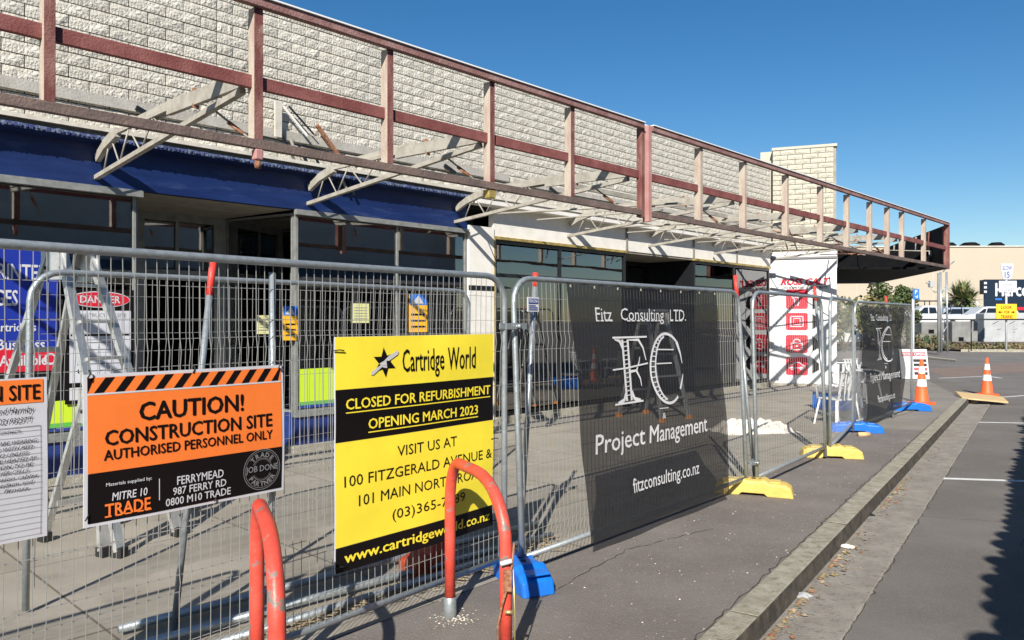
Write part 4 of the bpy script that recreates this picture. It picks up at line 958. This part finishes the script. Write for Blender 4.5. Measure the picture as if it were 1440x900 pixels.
# A-frame street sign
x, y = ground(1283, 533); o = thing('sandwich_board', 'white sandwich board with pink heading and black bars behind the first cone', 'sandwich board', (x, y, 0), R(-10))
def face(sgn, name):
    b = MB(); w_ = .37; b.add([(-w_, sgn*.28, .02), (w_, sgn*.28, .02), (w_, sgn*.04, .86), (-w_, sgn*.04, .86), (-w_, sgn*.26, .02), (w_, sgn*.26, .02), (w_, sgn*.02, .86), (-w_, sgn*.02, .86)], [(3,2,1,0),(4,5,6,7),(0,1,5,4),(1,2,6,5),(2,3,7,6),(3,0,4,7)], M['sgn_white']); b.build(name, o, bevel=.004)
face(-1, 'front_board'); face(1, 'rear_board')
t = MB()
def aw(p): f = (p[2]-.02)/.84; return (p[0], -.28+.24*f-.006, p[2])
def ar(x0, x1, z0, z1, m): t.add([aw((x0,0,z0)), aw((x1,0,z0)), aw((x1,0,z1)), aw((x0,0,z1))], [(0,1,2,3)], m)
ar(-.32, .32, .66, .78, M['sgn_red']); put_text(t, 'NOW OPEN', -.29, .29, .68, .76, 0, M['sgn_white'], .02, warp=lambda p: (aw(p)[0], aw(p)[1]-.004+p[1], p[2]))
for k in range(4): ar(-.02, .33, .50-.12*k, .58-.12*k, M['sgn_black'] if k != 2 else M['sgn_red'])
t.build('lettering', o)
# stack of white plastic chairs / folded trestles by the far fence
def chair(label, x, y, rz):
    o = thing('plastic_chair', label, 'chair', (x, y, .008), rz, 'white plastic chairs inside the fence'); m = M['white_pure']
    MB().slab([(-.22,-.22),(.22,-.22),(.20,.22),(-.20,.22)], .41, .435, m).build('seat', o, bevel=.012)
    b = MB()
    for k in range(5): b.bar((-.18+.09*k, .215, .44), (-.19+.095*k, .31, .86), .045, .012, m, up=(0,1,0))
    b.bar((-.22, .315, .87), (.22, .315, .87), .05, .02, m); b.build('backrest', o, bevel=.004)
    for sx in (-1, 1):
        for sy in (-1, 1): MB().bar((sx*.19, sy*.19, .41), (sx*.25, sy*.25, 0), .045, .03, m).build('leg', o)
        MB().tube([(sx*.23, -.2, .42), (sx*.25, -.2, .63), (sx*.24, -.05, .66), (sx*.23, .25, .65)], .02, m, 8).build('armrest', o)
    return o
ch = chair('white plastic chair standing behind the bare fence, nearest', *ground(1178, 598), R(200))
dup(ch, 'white plastic chair behind the nearest one, against the white wall corner', (*ground(1190, 572), .008), R(165))
dup(ch, 'white plastic chair seen through the edge of the crumpled banner', (*ground(1215, 566), .008), R(30))
x, y = ground(1188, 580); b = MB(); b.slab([(-.3,-.25),(.3,-.25),(.28,.25),(-.28,.25)], 0, .32, M['blue_plastic']); b.slab([(-.33,-.28),(.33,-.28),(.33,.28),(-.33,.28)], .322, .36, M['sgn_grey'])
o = thing('storage_crate', 'blue plastic crate behind the white plastic chairs', 'crate', (x, y+.5, .008), R(20)); c_ = b.build('crate_body', o, bevel=.01)
# crumpled dusty sheet
x, y = ground(1057, 606); n = 22; vs = []; fs = []
for j in range(n+1):
    for i in range(n+1):
        u, v = i/n*2-1, j/n*2-1; rr = min(1, (abs(u)**2.5+abs(v)**2.5)); e = 1-rr
        hgt = max(0, e)**.5*(.10+.13*abs(noise.noise((u*3.1, v*3.3, 1.7)))+.05*noise.noise((u*8, v*8, 3)))
        ed = 1+.12*noise.noise((u*3, v*3, 9)); vs.append((u*.62*ed, v*.40*ed, hgt))
for j in range(n):
    for i in range(n): a = j*(n+1)+i; fs.append((a, a+1, a+n+2, a+n+1))
b = MB(); b.add(vs, fs, M['white_bag'], False); so_ = b.build('dust_sheet'); so_.location = (x, y, .01); so_.rotation_euler = (0,0,R(15)); tag(so_, 'crumpled dusty white sheet lying on the ground behind the bare fence panel', 'dust sheet')
# step ladders
def stepladder(label, loc, rz, h, wb, wt, sp, steps, m=M['alu'], feet=M['rubber']):
    o = thing('step_ladder', label, 'ladder', loc, rz, 'aluminium step ladders'); H_ = h
    for sy, nm in ((-1, 'front'), (1, 'rear')):
        for sx in (-1, 1):
            a = Vector((sx*wb/2, sy*sp/2, .04)); b_ = Vector((sx*wt/2, sy*.06, H_))
            MB().bar(a, b_, .03 if sy > 0 else .035, .075 if sy < 0 else .055, m, up=(sx, 0, 0)).build('rail', o)
            MB().box(a.x-.035, a.x+.035, a.y-.045, a.y+.045, 0, .07, feet).build('foot', o)
        if sy < 0:
            for k in range(steps):
                f_ = (k+1)/(steps+1); wd = (wb+(wt-wb)*f_)/2-.01; yy = -sp/2+(sp/2-.06)*f_
                MB().box(-wd, wd, yy-.045, yy+.045, H_*f_-.012, H_*f_+.012, m).build('tread', o)
        else:
            b = MB()
            for k in range(2): f_ = .25+.4*k; wd = (wb+(wt-wb)*f_)/2-.01; yy = sp/2-(sp/2-.06)*f_; b.box(-wd, wd, yy-.02, yy+.02, H_*f_-.02, H_*f_+.02, m)
            b.build('brace', o)
    MB().box(-wt/2-.03, wt/2+.03, -.11, .11, H_-.015, H_+.025, m).build('top_cap', o, bevel=.006)
    b = MB()
    for sx in (-1, 1):
        b.prism([(sx*(wt/2+.022)-.004, H_-.24), (sx*(wt/2+.022)+.004, H_-.24), (sx*(wt/2+.022)+.004, H_-.02), (sx*(wt/2+.022)-.004, H_-.02)], -.13, .12, m)
        for yy in (-.08, .07): b.tube([(sx*(wt/2+.015), yy, H_-.15), (sx*(wt/2+.035), yy, H_-.15)], .014, M['rubber'], 8)
    b.build('hinge_plate', o)
    return o
stepladder('tall silver step ladder standing between the blue poster and the hazard board', (-3.45, 6.0, .008), R(72), 2.24, .58, .26, 1.55, 7)
stepladder('platform step ladder seen dimly through the large black banner', (2.45, 13.3, .008), R(40), 1.85, .72, .48, .95, 4, feet=M['orange_rubber'])
stepladder('lower silver step ladder with splayed feet below the orange sign', (-3.1, 5.95, .008), R(60), 1.15, .60, .34, .75, 3)
# timber and pipes lying behind the near fence
pts = [((-2.1, 4.1, .05), (.2, 6.2, .06)), ((-1.9, 3.9, .05), (.3, 5.9, .05)), ((-1.6, 3.85, .04), (.1, 5.6, .04))]
for i, (a, b_) in enumerate(pts):
    o = thing('scaffold_tube', ('galvanised tube on the ground behind the yellow sign, farthest from the fence', 'galvanised tube on the ground behind the yellow sign, middle one', 'galvanised tube on the ground behind the yellow sign, closest to the fence')[i], 'tube', a, 0, 'tubes lying on the ground behind the near fence')
    v = Vector(b_)-Vector(a); MB().tube([(0,0,0), v*.5, v], .024, M['galv'], 8).build('pipe', o); MB().tube([v, v*1.004], .017, M['rubber'], 8).build('open_end', o)
random.seed(11); b = MB()
for k in range(420):
    f_ = random.random(); x = -1.75+2.1*f_+random.gauss(0, .05); y = 3.62+2.15*f_+random.gauss(0, .05)+.04; a = random.gauss(.8, .5); l = random.uniform(.03, .14)
    b.bar((x, y, .015+random.random()*.03), (x+l*math.cos(a), y+l*math.sin(a), .012+random.random()*.03), .006, .004, M['straw'])
o = b.build('straw_litter', kind='stuff'); tag(o, 'loose straw and splinters strewn along the foot of the near fence', 'litter')
o = thing('plastic_chock', 'rusty orange plastic block behind the fence below the yellow sign', 'block', (-.56, 5.22, .008), R(48))
MB().prism([(-.20, 0), (.16, 0), (.16, .26), (.06, .32), (-.02, .30), (-.06, .13), (-.20, .10)], -.09, .09, mat('dull_orange_plastic', (.42, .06, .02), .6, (.3, .05, .02), 9)).build('block_body', o, bevel=.01)
# litter: leaves and small stones
def scatter(name, label, n, fn, mats, size, seed, flatness=.35):
    rnd = random.Random(seed); b = MB()
    for k in range(n):
        x, y, z = fn(rnd); s = rnd.uniform(*size); a = rnd.uniform(0, 6.28); m = rnd.choice(mats); nn_ = 5; pts = []
        for j in range(nn_): t_ = a+2*math.pi*j/nn_; q = s*rnd.uniform(.6, 1.1); pts.append((x+q*math.cos(t_), y+q*math.sin(t_)*.8, z+rnd.uniform(0, s*flatness)))
        pts.append((x, y, z+s*flatness*1.6)); b.add(pts, [(j, (j+1) % nn_, nn_) for j in range(nn_)], m)
    o = b.build(name, kind='stuff'); tag(o, label, 'litter'); return o
def gut(rnd):
    c = rnd.choice([ground(1260, 685, 1.81), ground(1195, 775, 1.81), ground(1245, 705, 1.81), ground(1120, 845, 1.81), ground(1085, 885, 1.81), ground(1165, 800, 1.81)]); q = rnd.gauss(0, .09); t_ = rnd.gauss(0, .25)
    p = Vector(c)+K*t_+KN*q*.6; qq = min(max(KN.dot(p), Q1+.04), Q2-.05); p = K*K.dot(p)+KN*qq; return (p.x, p.y, -.112)
scatter('fallen_leaves', 'small brown and orange leaves scattered in the gutter', 230, gut, [M['leaf_dry'], M['rust'], M['bark'], M['straw']], (.008, .030), 2)
def gpa(rnd): t_ = rnd.uniform(-1, 16); q = Q1+.03+abs(rnd.gauss(0, .06)); p = K*t_+KN*q; return (p.x, p.y, -.114)
scatter('gutter_grit', 'dark grit and twigs lying along the kerb face in the gutter', 500, gpa, [M['bark'], M['kerb_face'], M['straw']], (.004, .014), 3)
def pth(rnd): t_ = rnd.uniform(2, 13); q = Q0-abs(rnd.gauss(0, .75))-.02; p = K*t_+KN*q; return (p.x, p.y, .004)
scatter('path_grit', 'pale bits of gravel scattered along the asphalt by the kerb', 850, pth, [M['kerb'], M['straw'], M['white_bag']], (.002, .009), 4)
def hp(rnd): return (-.354+rnd.gauss(0.03, .07), 4.36+rnd.gauss(0, .06), .004)
scatter('mortar_crumbs', 'pale crumbs of mortar around the left foot of the padlocked hoop', 140, hp, [M['white_bag'], M['kerb']], (.003, .010), 5)
for i, (px, py, m) in enumerate(((1190, 769, 'white_bag'), (1131, 838, 'conc_grey'), (1222, 724, 'rubber'))):
    x, y = ground(px, py, 1.81); b = MB(); pts = []
    for j in range(9): a = j*.698; q = random.uniform(.03, .06); pts.append((q*math.cos(a)*1.3, q*math.sin(a), random.uniform(0, .012)))
    pts.append((0, 0, .028)); b.add(pts, [(j, (j+1) % 9, 9) for j in range(9)], M[m]); o = b.build('litter_scrap'); o.location = (x, y, -.113); tag(o, ('torn pale wrapper lying in the middle of the gutter', 'grey plastic scrap lying near the camera in the gutter', 'small dark lump against the kerb in the gutter')[i], 'litter')

# ------------------------------------------------------------------ across the street, out of the picture: it throws the toothed shadow
KR = math.atan2(K.y, K.x)
vo = (2.0, .01); ver = thing('verandah', 'tiled street verandah across the road, its toothed edge shading the carriageway', 'verandah', (*vo, -.12), KR)
def kl(t): return t
b = MB(); sx0, sx1 = -14.0, 16.1; rnd = random.Random(8); vs = []; fs = []; x = sx0; row = []
while x < sx1:
    w_ = rnd.uniform(.20, .34); a = rnd.uniform(-.02, .07); L_ = rnd.uniform(.05, .14)
    for f_, yy in ((0, .0), (.12, L_*.7), (.35, L_), (.65, L_*.95), (.88, L_*.6)): row.append((x+w_*f_, yy+a))
    x += w_
n = len(row)
vs = [(x, y, 2.80) for x, y in row]+[(x, -2.9, 3.35) for x, y in row]+[(x, y, 2.84) for x, y in row]+[(x, -2.9, 3.39) for x, y in row]
for i in range(n-1): fs += [(i, i+1, n+i+1, n+i), (2*n+i, 2*n+i+1, 3*n+i+1, 3*n+i), (i, i+1, 2*n+i+1, 2*n+i)]
b.add(vs, fs, M['tile']); b.build('tiled_roof', ver)
for t_ in range(-13, 16, 4): MB().box(t_, t_+.1, -.4, -.3, 0, 2.68, M['white']).build('post', ver)
MB().box(-14, 16.1, -.42, -.28, 2.68, 2.80, M['white']).build('beam', ver)
opb = thing('opposite_building', 'long unseen building across the road behind its verandah, raised to block skylight and reflect in the shop glass', 'building', (*vo, -.12), KR)
MB().box(-14, 16.1, -9, -2.92, 0, 6.5, M['opp']).build('wall', opb)  # unseen mass, raised to block skylight and lightened to reflect in the shop glass
for t_ in range(-13, 15, 4): MB().box(t_, t_+2.8, -2.92, -2.88, .6, 2.7, M['car_glass']).build('window', opb)

# ------------------------------------------------------------------ far scene
def far_at(px, Z): return ((px-720)/1080*Z, Z)
def zat(py, Z): return 1.7+(450-py)/1080*Z
cb = thing('cream_building', 'very large plain cream walled retail building beyond the car park', 'building', (*far_at(1300, 92), .75), R(-2))
MB().box(-30, 60, 0, 30, 0, zat(347.5, 92)-.75, M['cream_wall']).build('wall', cb)
MB().box(-30.1, 60.1, -.15, 30, zat(347.5, 92)-.748, zat(346, 92)-.75, M['ledge']).build('parapet', cb)
for px, w_ in ((1343, 1.6), (1372, 2.2), (1409, 1.8)):
    x = (px-1300)/1080*92; MB().lathe([(w_*.5, 0), (w_*.5, .35), (w_*.3, .62), (0, .66)], M['black_clad'], 14, (x, 1.5, zat(347, 92)-.75)).build('roof_vent', cb)
for k in range(7): MB().box(-26+k*9, -25.96+k*9, -.03, 0, 0, 8.5, M['ledge']).build('panel_joint', cb)
nw = thing('agency_building', 'dark navy building with large white lettering at the right picture edge', 'building', (*far_at(1383, 70), .75), R(-2))
zt = zat(393, 70)-.75
MB().slab([(0, 0), (9, 0), (12.6, 6), (4.2, 6)], 0, zt, M['navy_wall']).build('wall', nw)
t = MB(); PXX = 70/1080
put_text(t, 'Harcourts', 16*PXX, 92*PXX, zat(417, 70)-.75, zat(398, 70)-.75, -.03, M['sgn_white'], .04); rect(t, 16*PXX, 25*PXX, zat(422, 70)-.75, zat(419.5, 70)-.75, -.03, M['sgn_bright_blue'])
rect(t, 0, 9, zat(436, 70)-.75, zat(432, 70)-.75, -.02, M['sgn_red'])
t.build('lettering', nw)
t = MB()
b = MB(); b.box(-.35, .0, -.6, 0, zat(414, 70)-.75, zat(394, 70)-.75, M['navy_wall']); sd = b.build('side_sign', nw)
b = MB(); 
for k in range(3): rect(b, -.30, -.05, zat(412-6*k, 70)-.75, zat(409-6*k, 70)-.75, -.62, M['sgn_white'])
b.build('side_lettering', nw)
MB().box(-1.6, -.40, .1, 4, 0, zat(424, 70)-.75, M['white']).build('annex', nw)
# vegetation: foliage built from many small leaves
def leaf_cloud(n, fn, size, mats, seed):
    rnd = random.Random(seed); b = MB()
    for k in range(n):
        c = Vector(fn(rnd)); s = rnd.uniform(*size); d = Vector((rnd.gauss(0,1), rnd.gauss(0,1), rnd.gauss(0,1))).normalized(); e = d.orthogonal().normalized(); f_ = d.cross(e)
        e = e*math.cos(k)+f_*math.sin(k); f_ = d.cross(e); m = rnd.choice(mats)
        b.add([c-e*s*.5, c+f_*s*.3, c+e*s*.6, c-f_*s*.3], [(0,1,2,3)], m)
    return b
def bush(label, px, Z, w_, h, z0=-.05, n=900, seed=1, mats=None, grp='green shrubs and trees beyond the fence', kind='shrub', trunk=0):
    x, y = far_at(px, Z); o = thing(kind, label, 'tree' if kind == 'tree' else 'shrub', (x, y, z0), 0, grp); mats = mats or [M['leaf'], M['leaf_dark'], M['leaf']]
    lumps = []; rr = random.Random(seed)
    for k in range(9): lumps.append((rr.uniform(-.8, .8)*w_/2, rr.uniform(-.4, .4)*w_/2, trunk+rr.uniform(.25, .82)*(h-trunk), rr.uniform(.22, .42)))
    def fn(r):
        a = r.choice(lumps); v = Vector((r.gauss(0,1), r.gauss(0,1), r.gauss(0,1))).normalized()*(r.random()**.35)
        return (a[0]+v.x*a[3]*w_*.55, a[1]+v.y*a[3]*w_*.55, max(.02, a[2]+v.z*a[3]*(h-trunk)*.6))
    leaf_cloud(int(n*1.7), fn, (w_*.05, w_*.11), mats, seed).build('crown' if trunk else 'foliage', o)
    b = MB()
    if trunk: b.tube([(0,0,0), (.05*w_, 0, trunk*.6), (.02, 0, h*.6)], .1, M['bark'], 8, radii=[.16, .12, .05])
    for k in range(5): a = lumps[k]; b.tube([(0.03*k, 0, trunk*.7), (a[0]*.6, a[1]*.6, a[2]*.7+trunk*.2), (a[0], a[1], a[2])], .04, M['bark'], 5, radii=[.05, .035, .015])
    b.build('trunk' if trunk else 'branches', o); return o
bush('olive green hedge shrub just right of the white lettered wall', 1186, 44, 3.2, 3.7, seed=1, mats=[M['leaf'], M['leaf_dry'], M['leaf']])
bush('wide olive hedge shrub under the black soffit, left of the soffit lamp', 1212, 46, 3.8, 3.5, seed=2, mats=[M['leaf'], M['leaf_dry']])
bush('yellowish hedge shrub below the soffit lamp', 1236, 45, 3.0, 3.3, seed=3, mats=[M['leaf_dry'], M['leaf']])
bush('leafy tree showing below the black soffit left of the parking sign', 1254, 47, 2.8, 4.4, seed=4, kind='tree', trunk=1.0, n=1300)
bush('darker low shrub behind the blue parking sign', 1276, 48, 2.0, 2.7, seed=5, mats=[M['leaf_dark'], M['leaf']])
bush('small green upright shrub at the foot of the lattice mast', 1310, 45, .9, 1.0, seed=6, n=300, mats=[M['leaf_dark'], mat('bright_green_leaf', (.03, .14, .03), .6)])
bush('low brown shrub in the bed left of the mast', 1297, 45, 1.3, .95, seed=7, n=400, mats=[M['leaf_dry'], M['leaf'], M['bark']])
bush('low dry shrub in the bed between the mast and the dark block', 1330, 45, 1.1, .8, seed=8, n=300, mats=[M['leaf_dry'], M['leaf'], M['bark']])
def gc(r): x = r.uniform(24.5, 48); return (x, 44.6+r.uniform(0, 4)-(x-26)*.07, abs(r.gauss(.08, .12)))
o = leaf_cloud(5200, gc, (.08, .22), [M['leaf_dry'], M['leaf'], M['bark'], M['soil']], 12).build('ground_cover', kind='stuff'); tag(o, 'dry brown and green ground cover in the roadside bed', 'ground cover')
# cabbage trees
def cabbage(label, px, Z, h, z0, r, seed):
    x, y = far_at(px, Z); o = thing('cabbage_tree', label, 'tree', (x, y, z0), 0, 'spiky cabbage trees in the car park'); rnd = random.Random(seed)
    MB().tube([(0,0,0), (.05,0,h*.5), (0,0,h)], .12, M['bark'], 8, radii=[.16, .12, .10]).build('trunk', o)
    b = MB()
    for hd in range(4):
        c = Vector((rnd.uniform(-.5, .5)*r, rnd.uniform(-.4, .4)*r, h+rnd.uniform(-.3, .25)*r))
        for k in range(110):
            a = rnd.uniform(0, 6.283); el = rnd.uniform(-.7, 1.5); L_ = r*rnd.uniform(.55, .95); d = Vector((math.cos(a)*math.cos(el), math.sin(a)*math.cos(el), math.sin(el)))
            s = d.cross(Vector((0,0,1))).normalized()*.035*r; mid = c+d*L_*.55; tip = c+d*L_+Vector((0,0,-.16*L_)); b.add([c-s*.5, c+s*.5, mid+s, tip, mid-s], [(0,1,2),(0,2,4),(4,2,3)], rnd.choice([M['frond'], M['frond'], M['leaf'], M['leaf_dry']]))
    b.build('crown', o); return o
cabbage('spiky cabbage tree to the left of the navy building, the larger one', 1362, 68, 2.35, 1.06, 2.1, 1)
cabbage('smaller cabbage tree tucked left of the larger one, behind the mast', 1343, 70, 1.9, 1.06, 1.2, 2)
# vehicles
def car(label, kindname, px, Z, L_, rz, prof, glassprof, m, z0=1.06, wide=1.8, cat='car', extra=None):
    x, y = far_at(px, Z); o = thing(kindname, label, cat, (x, y, z0), rz, 'white cars parked beyond the railing')
    hw = wide/2; n = len(prof); vs = []; fs = []
    rows = [(-hw, .86, 0), (-hw, 1, 0)]
    def ins(z): return hw*(1-.10*max(0, (z-.95))/.75-.06*max(0, (.5-z))/.5)
    vs = [(a, -ins(z), z) for a, z in prof]+[(a, -ins(z)*.9, z+.02) for a, z in prof]+[(a, ins(z)*.9, z+.02) for a, z in prof]+[(a, ins(z), z) for a, z in prof]
    for j in range(3):
        for i in range(n): i2 = (i+1) % n; fs.append((j*n+i, j*n+i2, (j+1)*n+i2, (j+1)*n+i))
    fs += [tuple(range(n)), tuple(range(3*n, 4*n))[::-1]]
    b = MB(); b.add(vs, fs, m); b.build('body', o, bevel=.03)
    for g_ in glassprof:
        for sy in (-1, 1):
            b = MB(); b.add([(a, sy*(ins(z)+.012), z) for a, z in g_], [tuple(range(len(g_)))], M['car_glass']); b.build('side_window', o)
    for wx in (-L_*.31, L_*.30):
        for sy in (-1, 1):
            b = MB(); ww = [(.10, -.11), (.33, -.10), (.34, -.04), (.34, .04), (.33, .10), (.10, .11)]
            b.lathe([(0, -.11)]+ww+[(0, .11)], M['tyre'], 18); b.v = [(v[0], v[2], v[1]) for v in b.v]; w_ = b.build('tyre', o); w_.location = (wx, sy*(hw-.10), .34)
            b = MB(); b.lathe([(0, -.02), (.21, -.015), (.22, .02), (0, .03)], M['rim'], 14); b.v = [(v[0], v[2], v[1]) for v in b.v]; r_ = b.build('rim', w_); r_.location = (0, sy*.10, 0)
    for sy in (-1, 1):
        MB().box(L_/2-.12, L_/2-.01, sy*hw*.62-.14, sy*hw*.62+.14, .72, .86, M['lamp_clear']).build('headlight', o)
        MB().box(-L_/2+.0, -L_/2+.08, sy*hw*.72-.08, sy*hw*.72+.08, .85, 1.05, M['lamp_red']).build('tail_light', o)
    return o
SUVP = [(-2.3, .32), (-2.33, .9), (-2.2, 1.25), (-1.95, 1.62), (-1.5, 1.70), (.2, 1.70), (.55, 1.62), (1.2, 1.12), (2.1, .98), (2.3, .78), (2.3, .35)]
SUVG = [[(-1.95, 1.2), (-1.75, 1.52), (-.75, 1.58), (-.75, 1.18)], [(-.68, 1.18), (-.68, 1.58), (.2, 1.58), (.35, 1.16)], [(.42, 1.16), (.28, 1.55), (.5, 1.52), (1.0, 1.14)]]
car('white sport utility car with long dark windows left of the amber sign', 'parked_car', 1384, 62, 4.6, R(178), SUVP, SUVG, M['car_white'])
UTEP = [(-2.6, .4), (-2.62, 1.05), (-.6, 1.05), (-.5, 1.70), (-.2, 1.76), (.6, 1.76), (1.25, 1.14), (2.4, 1.0), (2.6, .8), (2.6, .42)]
UTEG = [[(-.4, 1.16), (-.32, 1.62), (.2, 1.64), (.2, 1.14)], [(.28, 1.14), (.28, 1.64), (.58, 1.62), (1.05, 1.16)]]
ute = car('white pickup truck with a black ladder rack left of the lattice mast', 'pickup_truck', 1302, 61, 5.2, R(180), UTEP, UTEG, M['car_white'], cat='pickup truck')
b = MB()
for x in (-2.4, -.7, .5):
    for sy in (-.75, .75): b.tube([(x, sy, 1.05 if x < -.6 else 1.7), (x, sy, 2.15)], .035, M['frame_black'], 6)
    b.tube([(x, -.75, 2.15), (x, .75, 2.15)], .035, M['frame_black'], 6)
for sy in (-.75, .75): b.tube([(-2.5, sy, 2.15), (.9, sy, 2.15)], .035, M['frame_black'], 6)
b.build('ladder_rack', ute)
car('silver blue hatchback parked between the pickup truck and the larger white car', 'parked_car', 1335, 66, 4.3, R(176), SUVP, SUVG, mat('blue_silver_paint', (.28, .33, .42), .3))
car('white car glimpsed through the fence left of the crumpled banner', 'parked_car', 1180, 52, 4.6, R(180), SUVP, SUVG, M['car_white'], z0=-.1)
# railing, concrete blocks
rl = thing('handrail', 'thin black handrail running along the edge of the car park', 'railing', (*far_at(1268, 43.5), -.05), R(-1))
z = zat(449.2, 43.5)+.05
MB().tube([(0, 0, z), (12, 0, z)], .045, M['frame_black'], 6).build('top_rail', rl)
for k in range(4): MB().tube([(.3+k*3.6, 0, 0), (.3+k*3.6, 0, z-.04)], .03, M['frame_black'], 6).build('post', rl)
def conc(label, px0, px1, py0, py1, Z, m, marks=0):
    x, y = far_at(px0, Z); w_ = (px1-px0)/1080*Z; h = (py1-py0)/1080*Z; o = thing('concrete_block', label, 'concrete block', (x, y, zat(py1, Z)), R(-3), 'large concrete blocks along the bed')
    MB().prism([(0, 0), (w_, 0), (w_, h-.06), (w_-.06, h), (.06, h), (0, h-.06)], 0, 1.0, m).build('block_body', o, bevel=.03)
    rnd = random.Random(px0)
    if marks:
        b = MB()
        for k in range(marks): a = .5+k*1.0; b.bar((a, -.006, h*.62), (a+.35, -.006, h*.72), .012, .05, M['black_clad'], up=(0,1,0)); b.bar((a+.25, -.006, h*.42), (a+.5, -.006, h*.46), .012, .03, M['black_clad'], up=(0,1,0))
        b.build('lifting_recess', o)
    else: MB().box(w_*.25, w_*.45, -.01, .1, .05, .3, M['black_clad']).build('drain_slot', o)
    return o
conc('dark stained concrete block behind the handrail left of the amber sign', 1339, 1374, 452, 481, 47, M['conc_dark'])
conc('pale grey concrete block behind the amber sign post', 1384, 1424, 440, 481, 47.6, M['conc_grey'], 2)
conc('pale grey concrete block at the right picture edge', 1425, 1475, 440, 481, 47.8, M['conc_grey'], 2)
conc('low dark concrete block seen behind the parking sign post', 1296, 1334, 453, 470, 49, M['conc_dark'])
# signs
sx, sy = far_at(1415, 43.6); zb_ = -.02
o = thing('street_sign', 'white slow sign with white plate and amber warning board on one pole', 'sign', (sx, sy, zb_), R(-3)); U = 43.6/1080
def sz_(py): return zat(py, 43.6)-zb_
MB().tube([(0, 0, 0), (0, 0, sz_(372))], .055, M['sgn_white'], 10).build('pole', o)
MB().prism([(-9*U, sz_(371)), (9*U, sz_(371)), (7*U, sz_(386)), (5*U, sz_(393)), (-5*U, sz_(393)), (-7*U, sz_(386))], -.09, -.06, M['sgn_white']).build('shield_sign', o)
MB().prism([(-11*U, sz_(411)), (13*U, sz_(411)), (13*U, sz_(395)), (-11*U, sz_(395))], -.09, -.06, M['sgn_white']).build('white_plate', o)
am = MB().prism([(-15*U, sz_(450)), (13*U, sz_(450)), (13*U, sz_(427.5)), (-15*U, sz_(427.5))], -.10, -.06, M['amber']).build('amber_board', o)
t = MB(); yy = -.096
put_text(t, 'SLOW', -6.5*U, 6.5*U, sz_(380), sz_(374), yy, M['navy'], .02); put_text(t, '15', -3.5*U, 3.5*U, sz_(391), sz_(382), yy, M['navy'], .03)
put_text(t, 'Look', -5*U, 6*U, sz_(402), sz_(397), yy, M['sgn_grey']); put_text(t, 'Out', -5*U, 7*U, sz_(409.5), sz_(404), yy, M['sgn_grey'])
yy = -.106; kb_ = M['sgn_black']
put_text(t, 'LOOK', -8.5*U, 6.5*U, sz_(434.5), sz_(430), yy, kb_, .02); put_text(t, 'FOR', -4*U, 3*U, sz_(441), sz_(437), yy, kb_, .02); put_text(t, 'TRAINS', -9*U, 7*U, sz_(447.5), sz_(443), yy, kb_, .02)
poly(t, [(-12.5*U, sz_(439)), (-9.5*U, sz_(437)), (-9.5*U, sz_(441))], yy, kb_); rect(t, -9.6*U, -6.5*U, sz_(439.6), sz_(438.4), yy, kb_)
poly(t, [(10.5*U, sz_(439)), (7.5*U, sz_(441)), (7.5*U, sz_(437))], yy, kb_); rect(t, 5*U, 7.6*U, sz_(439.6), sz_(438.4), yy, kb_); t.build('lettering', o)
Zp = 31; sx, sy = far_at(1284, Zp); U = Zp/1080
o = thing('parking_sign', 'small blue parking sign on a white pole above the sandwich board', 'sign', (sx, sy, 0), R(-3)); s2 = lambda py: zat(py, Zp)
MB().tube([(0,0,0), (0,0,s2(420))], .05, M['sgn_white'], 10).build('pole', o)
MB().box(-1*U, 7.5*U, -.06, -.03, s2(421), s2(406.5), M['sgn_bright_blue']).build('sign_plate', o)
t = MB(); put_text(t, 'P', 1.5*U, 5*U, s2(413.5), s2(408), -.066, M['sgn_white'], .04); stroke(t, [(2*U, s2(416.5)), (4.8*U, s2(419)), (5*U, s2(415.5))], .03, -.066, M['sgn_white']); t.build('lettering', o)
# lattice mast with floodlight
Zm = 40; U = Zm/1080; sx, sy = far_at(1320, Zm); s3 = lambda py: zat(py, Zm)
o = thing('lattice_mast', 'slim grey lattice mast with a camera box beside the canopy corner', 'mast', (sx, sy, 0), R(5)); g = M['galv']
MB().tube([(0,0,0), (0,0,s3(384))], .075, M['conc_dark'], 10).build('pole', o)
b = MB()
for x in (8*U, 17*U): b.tube([(x, .2, 0), (x-.06, .2, s3(382))], .05, g, 6)
zz = .3; k = 0
while zz < s3(386)-.5: b.tube([((8 if k % 2 else 17)*U-.03, .2, zz), ((17 if k % 2 else 8)*U-.03, .2, zz+.55)], .028, g, 5); zz += .55; k += 1
b.build('lattice_frame', o)
b = MB(); b.box(-14*U, -8*U, -.1, .12, s3(404), s3(395), M['conc_grey']); b.box(-18*U, -14.5*U, -.06, .06, s3(399), s3(397), M['conc_grey']); b.build('camera_box', o, bevel=.02)
MB().tube([(0, 0, s3(410)), (-6*U, 0, s3(411)), (-10*U, 0, s3(405))], .03, g, 6).build('bracket_arm', o)
MB().tube([(10*U, .2, s3(382)), (20*U, .2, s3(372)), (27*U, .2, s3(367))], .03, g, 6).build('top_arm', o)
# grass verge kerb far left of the crossing
MB().slab([ground(1292, 502, 1.82), ground(1345, 508, 1.82), ground(1344, 509.4, 1.82), ground(1291, 504, 1.82)], -.119, -.03, M['kerb']).build('island_kerb', kind='structure')
